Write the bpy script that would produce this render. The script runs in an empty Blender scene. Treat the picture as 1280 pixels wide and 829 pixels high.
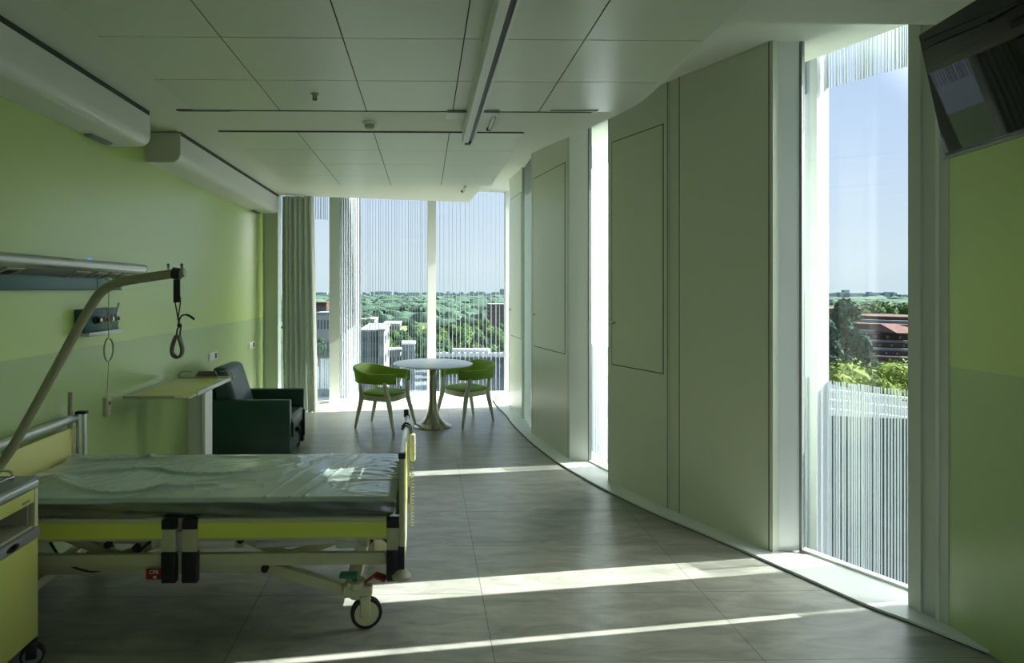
import bpy, bmesh, math, random
from mathutils import Vector, Matrix, noise
R = math.radians
random.seed(7)
SC = bpy.context.scene
COL = SC.collection

# ------------------------------------------------------------------ camera geometry (1280 x 829)
F, CY, YAW, HC = 746.0, 362.0, R(1.0), 1.65
CX = 531.0 + F * math.tan(YAW)
def ray(px, py):
    r, u = (px - CX) / F, (CY - py) / F
    return Vector((math.cos(YAW) * r + math.sin(YAW), -math.sin(YAW) * r + math.cos(YAW), u))
def atz(px, py, z=0.0):
    d = ray(px, py); t = (z - HC) / d.z
    return Vector((0, 0, HC)) + d * t
def aty(px, py, y):
    d = ray(px, py); return Vector((0, 0, HC)) + d * (y / d.y)
def atx(px, py, x):
    d = ray(px, py); return Vector((0, 0, HC)) + d * (x / d.x)

# ------------------------------------------------------------------ materials
def mat(name, col, rough=0.5, metal=0.0, spec=0.5, var=0.0, scale=4.0, bump=0.0, bscale=60.0, coat=0.0, trans=0.0, sheen=0.0):
    m = bpy.data.materials.new(name); m.use_nodes = True
    nt = m.node_tree; b = nt.nodes['Principled BSDF']
    b.inputs['Base Color'].default_value = (*col, 1)
    b.inputs['Roughness'].default_value = rough
    b.inputs['Metallic'].default_value = metal
    b.inputs['Specular IOR Level'].default_value = spec
    b.inputs['Coat Weight'].default_value = coat
    b.inputs['Coat Roughness'].default_value = 0.1
    tc = nt.nodes.new('ShaderNodeTexCoord')
    if var > 0:
        n = nt.nodes.new('ShaderNodeTexNoise'); n.inputs['Scale'].default_value = scale; n.inputs['Detail'].default_value = 4
        nt.links.new(tc.outputs['Object'], n.inputs['Vector'])
        r = nt.nodes.new('ShaderNodeValToRGB')
        r.color_ramp.elements[0].position = 0.3; r.color_ramp.elements[1].position = 0.7
        r.color_ramp.elements[0].color = (*[c * (1 - var) for c in col], 1)
        r.color_ramp.elements[1].color = (*[min(1, c * (1 + var)) for c in col], 1)
        nt.links.new(n.outputs['Fac'], r.inputs['Fac']); nt.links.new(r.outputs['Color'], b.inputs['Base Color'])
    if bump > 0:
        n = nt.nodes.new('ShaderNodeTexNoise'); n.inputs['Scale'].default_value = bscale; n.inputs['Detail'].default_value = 3
        nt.links.new(tc.outputs['Object'], n.inputs['Vector'])
        bp = nt.nodes.new('ShaderNodeBump'); bp.inputs['Strength'].default_value = bump; bp.inputs['Distance'].default_value = 0.01
        nt.links.new(n.outputs['Fac'], bp.inputs['Height']); nt.links.new(bp.outputs['Normal'], b.inputs['Normal'])
    return m

def mat_wall_green():
    # two flat paint colours meeting at the dado line (z = 1.275 m)
    m = bpy.data.materials.new('green_paint'); m.use_nodes = True
    nt = m.node_tree; b = nt.nodes['Principled BSDF']; b.inputs['Roughness'].default_value = 0.27; b.inputs['Specular IOR Level'].default_value = 1.0; b.inputs['Coat Weight'].default_value = .5; b.inputs['Coat Roughness'].default_value = .3
    g = nt.nodes.new('ShaderNodeNewGeometry'); s = nt.nodes.new('ShaderNodeSeparateXYZ')
    nt.links.new(g.outputs['Position'], s.inputs['Vector'])
    c = nt.nodes.new('ShaderNodeMath'); c.operation = 'GREATER_THAN'; c.inputs[1].default_value = 1.275
    nt.links.new(s.outputs['Z'], c.inputs[0])
    mx = nt.nodes.new('ShaderNodeMix'); mx.data_type = 'RGBA'
    mx.inputs[6].default_value = (0.37, 0.50, 0.21, 1); mx.inputs[7].default_value = (0.49, 0.63, 0.195, 1)
    nt.links.new(c.outputs[0], mx.inputs[0]); nt.links.new(mx.outputs[2], b.inputs['Base Color'])
    return m

def mat_floor():
    m = bpy.data.materials.new('grey_stone_tiles'); m.use_nodes = True
    nt = m.node_tree; N = nt.nodes; L = nt.links; b = N['Principled BSDF']
    tc = N.new('ShaderNodeTexCoord')
    mp = N.new('ShaderNodeMapping'); mp.inputs['Location'].default_value = (-0.06, -0.507, 0); L.new(tc.outputs['Object'], mp.inputs['Vector'])
    br = N.new('ShaderNodeTexBrick'); br.offset = 0.0; br.inputs['Scale'].default_value = 1.0
    br.inputs['Brick Width'].default_value = 1.2; br.inputs['Row Height'].default_value = 0.6
    br.inputs['Mortar Size'].default_value = 0.0022; br.inputs['Mortar Smooth'].default_value = 0.2
    br.inputs['Color1'].default_value = (0.86, 0.86, 0.86, 1); br.inputs['Color2'].default_value = (1, 1, 1, 1)
    br.inputs['Mortar'].default_value = (0.3, 0.3, 0.3, 1)
    L.new(mp.outputs[0], br.inputs['Vector'])
    # stone veining: stretched diagonal noise
    m2 = N.new('ShaderNodeMapping'); m2.inputs['Rotation'].default_value = (0, 0, R(38)); m2.inputs['Scale'].default_value = (1.3, 4.2, 1); L.new(tc.outputs['Object'], m2.inputs['Vector'])
    n1 = N.new('ShaderNodeTexNoise'); n1.inputs['Scale'].default_value = 2.3; n1.inputs['Detail'].default_value = 8; n1.inputs['Roughness'].default_value = 0.62; n1.inputs['Distortion'].default_value = 0.8
    L.new(m2.outputs[0], n1.inputs['Vector'])
    rp = N.new('ShaderNodeValToRGB'); e = rp.color_ramp.elements
    e[0].position = 0.34; e[0].color = (0.215, 0.225, 0.19, 1); e[1].position = 0.66; e[1].color = (0.39, 0.385, 0.335, 1)
    L.new(n1.outputs['Fac'], rp.inputs['Fac'])
    mu = N.new('ShaderNodeMix'); mu.data_type = 'RGBA'; mu.blend_type = 'MULTIPLY'; mu.inputs[0].default_value = 1
    L.new(rp.outputs['Color'], mu.inputs[6]); L.new(br.outputs['Color'], mu.inputs[7]); L.new(mu.outputs[2], b.inputs['Base Color'])
    mr = N.new('ShaderNodeMapRange'); mr.inputs['To Min'].default_value = 0.22; mr.inputs['To Max'].default_value = 0.42
    L.new(n1.outputs['Fac'], mr.inputs['Value']); L.new(mr.outputs[0], b.inputs['Roughness'])
    bp = N.new('ShaderNodeBump'); bp.inputs['Strength'].default_value = 0.25; bp.inputs['Distance'].default_value = 0.004
    L.new(br.outputs['Fac'], bp.inputs['Height']); bp.invert = True; L.new(bp.outputs['Normal'], b.inputs['Normal'])
    return m

def mat_glass(name, tint=(0.93, 0.97, 0.97), refl=0.06):
    m = bpy.data.materials.new(name); m.use_nodes = True
    nt = m.node_tree; N = nt.nodes; L = nt.links; N.remove(N['Principled BSDF'])
    t = N.new('ShaderNodeBsdfTransparent'); t.inputs['Color'].default_value = (*tint, 1)
    g = N.new('ShaderNodeBsdfGlossy'); g.inputs['Roughness'].default_value = 0.02
    f = N.new('ShaderNodeLayerWeight'); f.inputs['Blend'].default_value = 0.15
    mm = N.new('ShaderNodeMath'); mm.operation = 'MULTIPLY_ADD'; mm.inputs[1].default_value = 0.3; mm.inputs[2].default_value = refl * 0.5
    L.new(f.outputs['Fresnel'], mm.inputs[0])
    x = N.new('ShaderNodeMixShader'); L.new(mm.outputs[0], x.inputs[0]); L.new(t.outputs[0], x.inputs[1]); L.new(g.outputs[0], x.inputs[2])
    L.new(x.outputs[0], N['Material Output'].inputs['Surface'])
    return m

def mat_translucent(name, col, tr=0.5, through=0.0):
    m = bpy.data.materials.new(name); m.use_nodes = True
    nt = m.node_tree; N = nt.nodes; L = nt.links; N.remove(N['Principled BSDF'])
    d = N.new('ShaderNodeBsdfDiffuse'); d.inputs['Color'].default_value = (*col, 1)
    t = N.new('ShaderNodeBsdfTranslucent'); t.inputs['Color'].default_value = (*col, 1)
    x = N.new('ShaderNodeMixShader'); x.inputs[0].default_value = tr
    L.new(d.outputs[0], x.inputs[1]); L.new(t.outputs[0], x.inputs[2])
    out = x
    if through > 0:
        p = N.new('ShaderNodeBsdfTransparent'); y = N.new('ShaderNodeMixShader'); y.inputs[0].default_value = through
        L.new(x.outputs[0], y.inputs[1]); L.new(p.outputs[0], y.inputs[2]); out = y
    L.new(out.outputs[0], N['Material Output'].inputs['Surface'])
    return m

def mat_film(haze=.34):
    m = bpy.data.materials.new('clear_plastic_film'); m.use_nodes = True
    nt = m.node_tree; N = nt.nodes; L = nt.links; N.remove(N['Principled BSDF'])
    t = N.new('ShaderNodeBsdfTransparent'); t.inputs['Color'].default_value = (0.93, 0.96, 0.94, 1)
    d = N.new('ShaderNodeBsdfDiffuse'); d.inputs['Color'].default_value = (0.66, 0.82, 0.73, 1)
    g = N.new('ShaderNodeBsdfGlossy'); g.inputs['Roughness'].default_value = 0.2; g.inputs['Color'].default_value = (0.95, 0.98, 0.97, 1)
    a = N.new('ShaderNodeMixShader'); a.inputs[0].default_value = haze; L.new(t.outputs[0], a.inputs[1]); L.new(d.outputs[0], a.inputs[2])
    f = N.new('ShaderNodeLayerWeight'); f.inputs['Blend'].default_value = 0.66
    x = N.new('ShaderNodeMixShader'); L.new(f.outputs['Fresnel'], x.inputs[0]); L.new(a.outputs[0], x.inputs[1]); L.new(g.outputs[0], x.inputs[2])
    L.new(x.outputs[0], N['Material Output'].inputs['Surface'])
    return m

M = dict(
    green=mat_wall_green(), floor=mat_floor(),
    plaster=mat('ceiling_plaster', (0.75, 0.77, 0.67), 0.65),
    tile=mat('ceiling_metal_tile', (0.67, 0.71, 0.60), 0.34, 0.0, 0.5),
    joint=mat('dark_joint', (0.05, 0.06, 0.05), 0.7),
    panel=mat('satin_facade_panel', (0.61, 0.65, 0.52), 0.38),
    white=mat('white_lacquer', (0.78, 0.80, 0.76), 0.35),
    sill=mat('white_sill', (0.72, 0.75, 0.72), 0.3),
    frame=mat('window_frame_paint', (0.55, 0.60, 0.53), 0.4),
    grey=mat('grey_frame', (0.22, 0.24, 0.23), 0.5),
    casing=mat('white_casing', (0.74, 0.75, 0.72), 0.33),
    casing_end=mat('casing_end_cap', (0.50, 0.50, 0.40), 0.5),
    alu=mat('brushed_aluminium', (0.55, 0.57, 0.57), 0.33, 0.85),
    chrome=mat('chrome', (0.7, 0.72, 0.72), 0.15, 1.0),
    steel=mat('satin_steel', (0.40, 0.37, 0.30), 0.22, 0.95),
    teal=mat('teal_panel', (0.018, 0.085, 0.085), 0.3),
    teal_light=mat('teal_blue_panel', (0.06, 0.145, 0.165), 0.3),
    black=mat('black_plastic', (0.012, 0.014, 0.013), 0.45),
    rubber=mat('black_rubber', (0.015, 0.015, 0.015), 0.7),
    dgreen=mat('dark_green_vinyl', (0.010, 0.050, 0.032), 0.42, bump=0.06, bscale=220),
    vinyl=mat('blue_green_mattress_vinyl', (0.030, 0.085, 0.085), 0.3),
    film=mat_film(.52), film_clear=mat_film(.04),
    cream=mat('cream_bed_paint', (0.56, 0.56, 0.33), 0.4),
    pole=mat('beige_pole_paint', (0.36, 0.36, 0.22), 0.4),
    yellow=mat('lime_yellow_laminate', (0.78, 0.84, 0.13), 0.35),
    yellow_pale=mat('pale_yellow_laminate', (0.56, 0.58, 0.16), 0.35),
    yellow_panel=mat('cream_yellow_laminate', (0.62, 0.62, 0.24), 0.35),
    beige=mat('beige_plastic', (0.42, 0.41, 0.29), 0.45),
    red=mat('red_label', (0.35, 0.012, 0.015), 0.5),
    redp=mat('red_pedal', (0.25, 0.02, 0.015), 0.45),
    greenp=mat('green_pedal', (0.01, 0.16, 0.06), 0.45),
    chair_green=mat('lime_upholstery', (0.20, 0.33, 0.018), 0.6, bump=0.05, bscale=300),
    wood=mat('pale_lacquered_wood', (0.60, 0.59, 0.44), 0.4, var=0.06, scale=9),
    tabletop=mat('white_table_laminate', (0.70, 0.76, 0.78), 0.25),
    curtain=mat_translucent('grey_curtain_cloth', (0.60, 0.64, 0.57), 0.12),
    screen=mat('tv_screen', (0.004, 0.0045, 0.004), 0.02, 0.0, 0.5),
    bezel=mat('tv_bezel', (0.02, 0.02, 0.02), 0.25),
    leather=mat('brown_grey_strap', (0.16, 0.15, 0.10), 0.6),
    glass=mat_glass('window_glass'), outer=mat_glass('outer_skin_glass', (0.95, 0.98, 0.98), 0.04),
    frit=mat_translucent('white_frit_print', (0.44, 0.48, 0.50), 0.3),
    frost=mat_translucent('frosted_glass', (0.36, 0.42, 0.40), 0.4),
    ext_white=mat('white_exterior_metal', (0.45, 0.48, 0.50), 0.5),
    ext_grey=mat('grey_exterior_wall', (0.12, 0.14, 0.165), 0.7, var=0.1, scale=0.2),
    ext_dark=mat('dark_exterior_glazing', (0.05, 0.07, 0.09), 0.2),
    ext_pale=mat('pale_exterior_render', (0.20, 0.21, 0.215), 0.8),
    brick=mat('red_brown_brick', (0.065, 0.038, 0.031), 0.85, var=0.15, scale=0.8),
    tileroof=mat('red_tile_roof', (0.10, 0.052, 0.045), 0.85, var=0.15, scale=0.6),
    slab=mat('concrete_balcony_slab', (0.17, 0.18, 0.19), 0.8),
    ground=mat('parkland_ground', (0.055, 0.08, 0.04), 0.95, var=0.3, scale=0.006),
    lawn=mat('sunlit_lawn', (0.15, 0.19, 0.07), 0.95, var=0.15, scale=0.05),
    asphalt=mat('asphalt_road', (0.11, 0.135, 0.15), 0.9, var=0.12, scale=0.03),
    leaf=mat('tree_leaves', (0.045, 0.085, 0.025), 0.8, var=0.4, scale=0.35),
    leaf_dark=mat('dark_tree_leaves', (0.026, 0.055, 0.03), 0.8, var=0.4, scale=0.3),
    leaf_yellow=mat('yellow_green_leaves', (0.10, 0.14, 0.022), 0.8, var=0.3, scale=0.5),
    needle=mat('conifer_needles', (0.022, 0.055, 0.045), 0.8, var=0.5, scale=0.4),
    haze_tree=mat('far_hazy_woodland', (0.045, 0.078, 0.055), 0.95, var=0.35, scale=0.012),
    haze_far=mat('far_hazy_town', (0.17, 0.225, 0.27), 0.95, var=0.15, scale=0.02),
    roofgrey=mat('grey_gravel_roof', (.05, .06, .066), .9, var=.2, scale=.5),
    bark=mat('bark', (0.08, 0.06, 0.04), 0.9),
)

for k_ in ('ext_white', 'ext_grey', 'ext_pale', 'brick', 'tileroof', 'slab', 'ground', 'lawn', 'asphalt', 'leaf', 'leaf_dark', 'leaf_yellow', 'needle', 'haze_tree', 'haze_far', 'roofgrey'):
    M[k_].node_tree.nodes['Principled BSDF'].inputs['Specular IOR Level'].default_value = 0.08
# ------------------------------------------------------------------ mesh helpers
def new(): return bmesh.new()
def box(bm, x0, x1, y0, y1, z0, z1, bev=0.0, seg=2):
    x0, x1 = min(x0, x1), max(x0, x1); y0, y1 = min(y0, y1), max(y0, y1); z0, z1 = min(z0, z1), max(z0, z1)
    t = bmesh.new()
    v = [t.verts.new((x, y, z)) for x in (x0, x1) for y in (y0, y1) for z in (z0, z1)]
    for f in ((0, 1, 3, 2), (4, 6, 7, 5), (0, 4, 5, 1), (2, 3, 7, 6), (0, 2, 6, 4), (1, 5, 7, 3)):
        t.faces.new([v[i] for i in f])
    if bev > 0:
        bev = min(bev, 0.49 * min(x1 - x0, y1 - y0, z1 - z0))
        bmesh.ops.bevel(t, geom=list(t.edges), offset=bev, segments=seg, profile=0.5, affect='EDGES')
    join(bm, t)
def join(bm, t, mtx=None):
    if mtx is not None: bmesh.ops.transform(t, matrix=mtx, verts=t.verts)
    mp = {}
    for v in t.verts: mp[v] = bm.verts.new(v.co)
    for f in t.faces:
        try: bm.faces.new([mp[v] for v in f.verts])
        except ValueError: pass
    t.free()
def obox(bm, c, ux, uy, uz, bev=0.0):
    """box centred at c with half-axis vectors ux, uy, uz"""
    hx, hy, hz = Vector(ux).length, Vector(uy).length, Vector(uz).length
    t = bmesh.new(); box(t, -hx, hx, -hy, hy, -hz, hz, bev)
    m = Matrix((Vector(ux).normalized(), Vector(uy).normalized(), Vector(uz).normalized())).transposed().to_4x4()
    m.translation = Vector(c); join(bm, t, m)
def beam(bm, a, b, w, h, up=(0, 0, 1), bev=0.0):
    a, b = Vector(a), Vector(b); d = (b - a); n = d.normalized()
    s = n.cross(Vector(up));
    if s.length < 1e-4: s = n.cross(Vector((0, 1, 0)))
    s.normalize(); u = s.cross(n).normalized()
    obox(bm, (a + b) / 2, d / 2, s * w / 2, u * h / 2, bev)
def smooth_path(pts, k=6):
    pts = [Vector(p) for p in pts]; out = []
    for i in range(len(pts) - 1):
        p0 = pts[max(i - 1, 0)]; p1 = pts[i]; p2 = pts[i + 1]; p3 = pts[min(i + 2, len(pts) - 1)]
        for j in range(k):
            t = j / k
            out.append(0.5 * ((2 * p1) + (p2 - p0) * t + (2 * p0 - 5 * p1 + 4 * p2 - p3) * t * t + (3 * p1 - p0 - 3 * p2 + p3) * t ** 3))
    out.append(pts[-1]); return out
def tube(bm, pts, r, seg=10, closed=False, caps=True):
    pts = [Vector(p) for p in pts]; n = len(pts); rr = r if isinstance(r, (list, tuple)) else [r] * n
    rings = []; ref = None
    for i in range(n):
        if closed: d = pts[(i + 1) % n] - pts[i - 1]
        else: d = pts[min(i + 1, n - 1)] - pts[max(i - 1, 0)]
        d.normalize()
        if ref is None:
            ref = d.cross(Vector((0, 0, 1)))
            if ref.length < 1e-3: ref = d.cross(Vector((0, 1, 0)))
        ref = (ref - d * ref.dot(d)).normalized(); bi = d.cross(ref)
        rings.append([bm.verts.new(pts[i] + (ref * math.cos(a) + bi * math.sin(a)) * rr[i]) for a in [2 * math.pi * k / seg for k in range(seg)]])
    for i in range(n if closed else n - 1):
        A, B = rings[i], rings[(i + 1) % n]
        for k in range(seg): bm.faces.new((A[k], A[(k + 1) % seg], B[(k + 1) % seg], B[k]))
    if caps and not closed:
        bm.faces.new(list(reversed(rings[0]))); bm.faces.new(rings[-1])
def lathe(bm, prof, c=(0, 0, 0), seg=28, mtx=None):
    t = bmesh.new(); rings = []
    for r, z in prof:
        if r < 1e-5: rings.append([t.verts.new((0, 0, z))])
        else: rings.append([t.verts.new((r * math.cos(2 * math.pi * k / seg), r * math.sin(2 * math.pi * k / seg), z)) for k in range(seg)])
    for A, B in zip(rings, rings[1:]):
        for k in range(seg):
            k2 = (k + 1) % seg
            if len(A) == 1 and len(B) == 1: break
            if len(A) == 1: t.faces.new((A[0], B[k2], B[k]))
            elif len(B) == 1: t.faces.new((A[k], A[k2], B[0]))
            else: t.faces.new((A[k], A[k2], B[k2], B[k]))
    for ring in (rings[0], rings[-1]):
        if len(ring) > 1:
            try: t.faces.new(ring)
            except ValueError: pass
    m = Matrix.Translation(Vector(c)) @ (mtx if mtx is not None else Matrix.Identity(4))
    join(bm, t, m)
def prism(bm, poly, z0, z1):
    """horizontal polygon [(x, y)...] extruded between heights"""
    lo = [bm.verts.new((p[0], p[1], z0)) for p in poly]; hi = [bm.verts.new((p[0], p[1], z1)) for p in poly]
    bm.faces.new(lo); bm.faces.new(hi); n = len(poly)
    for i in range(n): bm.faces.new((lo[i], lo[(i + 1) % n], hi[(i + 1) % n], hi[i]))
def extrude_profile(bm, prof, a, b):
    """closed profile of vectors extruded by moving from offset a to offset b"""
    A = [bm.verts.new(Vector(p) + Vector(a)) for p in prof]; B = [bm.verts.new(Vector(p) + Vector(b)) for p in prof]
    bm.faces.new(A); bm.faces.new(B); n = len(prof)
    for i in range(n): bm.faces.new((A[i], A[(i + 1) % n], B[(i + 1) % n], B[i]))
AXX = Matrix.Rotation(R(90), 4, 'Y'); AXY = Matrix.Rotation(R(90), 4, 'X')

def origin_of(o):
    v = Vector((0, 0, 0))
    while o is not None: v = v + o.location; o = o.parent
    return v
def obj(name, bm, m, parent=None, at=None, local=False, smooth=40):
    bmesh.ops.recalc_face_normals(bm, faces=bm.faces)
    me = bpy.data.meshes.new(name)
    if parent is not None: off = Vector((0, 0, 0)) if local else origin_of(parent)
    else:
        if at is None:
            xs = [v.co.x for v in bm.verts]; ys = [v.co.y for v in bm.verts]; zs = [v.co.z for v in bm.verts]
            at = ((min(xs) + max(xs)) / 2, (min(ys) + max(ys)) / 2, min(zs))
        off = Vector(at)
    if off.length > 0: bmesh.ops.translate(bm, verts=bm.verts, vec=-off)
    bm.to_mesh(me); bm.free()
    o = bpy.data.objects.new(name, me); COL.objects.link(o)
    if parent is not None: o.parent = parent
    else: o.location = off
    me.materials.append(M[m] if isinstance(m, str) else m)
    if smooth:
        me.shade_smooth(); me.set_sharp_from_angle(angle=R(smooth))
    return o
def tag(o, label=None, cat=None, group=None, kind=None):
    if label: o['label'] = label
    if cat: o['category'] = cat
    if group: o['group'] = group
    if kind: o['kind'] = kind
    return o
def thing(name, label, cat, loc=(0, 0, 0), rz=0, group=None, kind=None):
    o = bpy.data.objects.new(name, None); COL.objects.link(o); o.location = loc; o.rotation_euler = (0, 0, rz)
    o.empty_display_size = 0.1
    return tag(o, label, cat, group, kind)
def struct(name, bm, m, parent=None, label=None, cat=None, smooth=30):
    o = obj(name, bm, m, parent, smooth=smooth)
    if parent is None: tag(o, label, cat, None, 'structure')
    return o
def dup(root, loc, rz, label=None, group=None):
    r = root.copy(); COL.objects.link(r); r.location = loc; r.rotation_euler = (0, 0, rz)
    if label: r['label'] = label
    if group: r['group'] = group
    for ch in list(root.children):
        c = ch.copy(); COL.objects.link(c); c.parent = r
        for g in list(ch.children):
            d = g.copy(); COL.objects.link(d); d.parent = c
    return r
def text_bm(body, size, mtx, depth=0.0006):
    cu = bpy.data.curves.new('lettering', 'FONT'); cu.body = body; cu.size = size; cu.extrude = depth; cu.align_x = 'CENTER'; cu.align_y = 'CENTER'
    o = bpy.data.objects.new('lettering', cu); COL.objects.link(o)
    dg = bpy.context.evaluated_depsgraph_get(); me = bpy.data.meshes.new_from_object(o.evaluated_get(dg))
    bm = bmesh.new(); bm.from_mesh(me); bmesh.ops.transform(bm, matrix=mtx, verts=bm.verts)
    bpy.data.objects.remove(o); bpy.data.curves.remove(cu); bpy.data.meshes.remove(me)
    return bm

# ================================================================== SETTING
XL, XR, ZC, ZT = -2.2, 2.553, 2.898, 3.20
# facade plan, far to near (x, y)
def fp(px, py): v = atz(px, py); return Vector((v.x, v.y))
W0 = fp(424, 503); W1 = fp(540, 498.5); W2 = Vector((1.315, 9.28))
P0a = Vector((1.192, 8.40)); P0b = fp(652.7, 524.6)
P1a = fp(664.5, 543.6); P1b = fp(712, 576)
G3a = fp(735, 579); P2a = fp(760, 603); G3b = P2a + (G3a - P1b)
P2b = fp(835.6, 639); S3 = fp(846, 643.5); P3b = fp(966, 694)
G4a = fp(999, 691.6); J4 = Vector((2.198, G4a.y + .004)); G4b = fp(1134, 742); Q4a = fp(1135, 762); Q4b = fp(1150.6, 770); Q4c = Vector((XR, fp(1186, 784).y))
def nrm(a, b):
    d = (b - a).normalized(); return Vector((-d.y, d.x))
def slabpoly(a, b, t): n = nrm(a, b) * t; return [a, b, b + n, a + n]

# floor ------------------------------------------------------------
bm = new(); prism(bm, [(XL - 0.1, -1.6), (2.9, -1.6), (2.9, 2.6), (2.35, 3.9), (1.75, 5.4), (1.5, 9.45), (-2.4, 8.75)], -0.3, 0.0)
struct('floor', bm, 'floor', label='grey veined stone tile floor', cat='floor')
# white curb strip along the facade and the far sill ------------------
curb_px = [(616, 500), (622.8, 510), (633, 520), (640, 530), (661, 551), (695, 578), (734, 601.6), (762.5, 616.7), (817, 642.6), (880, 669), (948, 699), (982, 714), (1083, 759), (1134, 778), (1236, 818.5)]
cin = [fp(*p) for p in curb_px]
cin = [Vector((p.x, p.y)) for p in smooth_path([(c.x, c.y, 0) for c in cin], 4)]
facade_line = [W2, P0a, P0b, P1a, P1b, G3a, G3b, P2a, P2b, P3b, J4, G4a, G4b, Q4a, Q4b, Q4c, Vector((XR, cin[-1].y))]
def fx_at(y):
    for a, b in zip(facade_line, facade_line[1:]):
        lo, hi = min(a.y, b.y), max(a.y, b.y)
        if lo <= y <= hi and hi - lo > 1e-4: return max(a.x + (b.x - a.x) * (y - a.y) / (b.y - a.y), 0)
    return facade_line[0].x if y > facade_line[0].y else XR
bm = new()
prev = None
for p in cin:
    x1 = max(fx_at(p.y), p.x) + (0.03 if p.y > 2.95 else 0.0)
    cur = [bm.verts.new((p.x, p.y, 0.002)), bm.verts.new((p.x, p.y, 0.016)), bm.verts.new((x1, p.y, 0.016))]
    if prev:
        bm.faces.new((prev[0], cur[0], cur[1], prev[1])); bm.faces.new((prev[1], cur[1], cur[2], prev[2]))
    prev = cur
struct('trim_1', bm, 'sill', label='white curb strip curving along the foot of the facade', cat='trim')
bm = new()
off = Vector((-0.012, -0.006))
for a, b in zip(cin, cin[1:]):
    n = -nrm(a, b) * 0.012
    vs = [bm.verts.new((q.x, q.y, 0.003)) for q in (a, b, b + n, a + n)]; bm.faces.new(vs)
struct('trim_2', bm, 'joint', label='thin dark shadow joint beside the white curb strip', cat='trim')
sill_in = [fp(331, 514), fp(395, 514), fp(424, 512), fp(540, 505.5), fp(616, 501)]
bm = new(); prism(bm, [sill_in[0], sill_in[1], sill_in[2], sill_in[3], sill_in[4], (1.10, 9.0), (1.32, 9.6), W1 + Vector((0, .55)), W0 + Vector((0, .5)), (-2.3, 8.75)], 0.001, 0.014)
struct('trim_3', bm, 'sill', label='white sill strip along the foot of the far window', cat='trim')

# walls -------------------------------------------------------------
bm = new(); box(bm, XL - 0.15, XL, -1.6, 8.2, 0, 3.3)
struct('wall_left', bm, 'green', label='long lime green wall with darker green lower band', cat='wall')
bm = new(); box(bm, XR, XR + 0.2, -1.6, Q4c.y, 0, 3.3)
struct('wall_right_near', bm, 'green', label='lime green wall under the television', cat='wall')
bm = new(); box(bm, XL - 0.15, .2, -1.75, -1.6, 0, 3.3); box(bm, XR - .25, XR + 0.2, -1.75, -1.6, 0, 3.3); box(bm, .2, XR - .25, -1.75, -1.6, 0, .4); box(bm, .2, XR - .25, -1.75, -1.6, 2.3, 3.3)  # unseen opening added to let fill light in from behind
struct('wall_rear', bm, 'white', label='white wall with a wide opening added for fill light behind the viewpoint', cat='wall')
bm = new(); prism(bm, [(XL - 0.15, 8.2), (XL, 8.2), fp(347.5, 513), fp(347.5, 513) + Vector((-.02, .25)), (XL - 0.15, 8.7)], 0, ZT)
struct('wall_far_corner', bm, 'frame', label='narrow grey-green pier between green wall and curtain', cat='wall')
# facade panels with hatch doors ---------------------------------------
wr = thing('wall_right', 'curved wall of satin pale green panels between the windows', 'wall', (1.8, 5.0, 0), kind='structure')
T = 0.10
for (a, b) in ((P0a, P0b), (P1a, P1b), (P2a, P2b)):
    bm = new(); prism(bm, slabpoly(a, b, T), 0.016, ZT); obj('panel', bm, 'panel', wr)
bm = new(); prism(bm, slabpoly(S3, P3b, T), 0.016, ZT); obj('panel', bm, 'panel', wr)
bm = new(); n = nrm(P2b, S3) * 0.012; prism(bm, [P2b + n, S3 + n, S3 + n + nrm(P2b, S3) * T, P2b + n + nrm(P2b, S3) * T], 0.016, ZT); obj('seam_strip', bm, 'panel', wr)
bm = new(); n = nrm(P3b, J4); d = (J4 - P3b); prism(bm, [P3b + n * .015, J4, J4 + Vector((.03, .03)), P3b + Vector((.12, .1))], 0.016, ZT); obj('edge_strip', bm, 'frame', wr)
def face_rect(bm, a, b, s0, s1, z0, z1, w=0.006, out=-0.002):
    """thin rectangular outline proud of the panel a-b between fractions s0..s1"""
    d = b - a; n = nrm(a, b)
    p, q = a + d * s0, a + d * s1; e = d.normalized() * w
    for (u, v, zz0, zz1) in ((p, p + e, z0, z1), (q - e, q, z0, z1), (p, q, z0, z0 + w), (p, q, z1 - w, z1)):
        prism(bm, [u + n * out, v + n * out, v + n * 0.002, u + n * 0.002], zz0, zz1)
doors = [(P0a, P0b, .14, .93, '1'), (P1a, P1b, .06, .90, '2'), (P2a, P2b, .07, .93, '3')]
dl = ['pale hatch door farthest along the curved wall, beside the far window', 'pale hatch door between the two narrow tall windows', 'pale hatch door next to the widest blank wall panel']
for (a, b, s0, s1, k), lb in zip(doors, dl):
    d = b - a; n = nrm(a, b); ln = d.normalized()
    p, q = a + d * s0, a + d * s1
    root = thing('door_' + k, lb, 'door', (p.x, p.y, 1.012), kind='structure')
    e = ln * 0.008
    bm = new(); prism(bm, [p + e - n * .003, q - e - n * .003, q - e + n * .002, p + e + n * .002], 1.02, 2.892); obj('door_leaf', bm, 'panel', root)
    bm = new(); face_rect(bm, a, b, s0, s1, 1.012, 2.90, 0.008, -0.0015); obj('door_gap', bm, 'joint', root)
    bm = new(); c = p + ln * 0.045; ang = math.atan2(-n.y, -n.x)
    lathe(bm, [(0.004, 0), (0.010, .003), (0.006, .006), (0.006, .022), (0.013, .026), (0.014, .034), (0.0, .038)], (c.x - n.x * .003, c.y - n.y * .003, 1.37), 14, Matrix.Rotation(ang, 4, 'Z') @ AXX)
    obj('knob', bm, 'steel', root)
bm = new()
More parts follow.
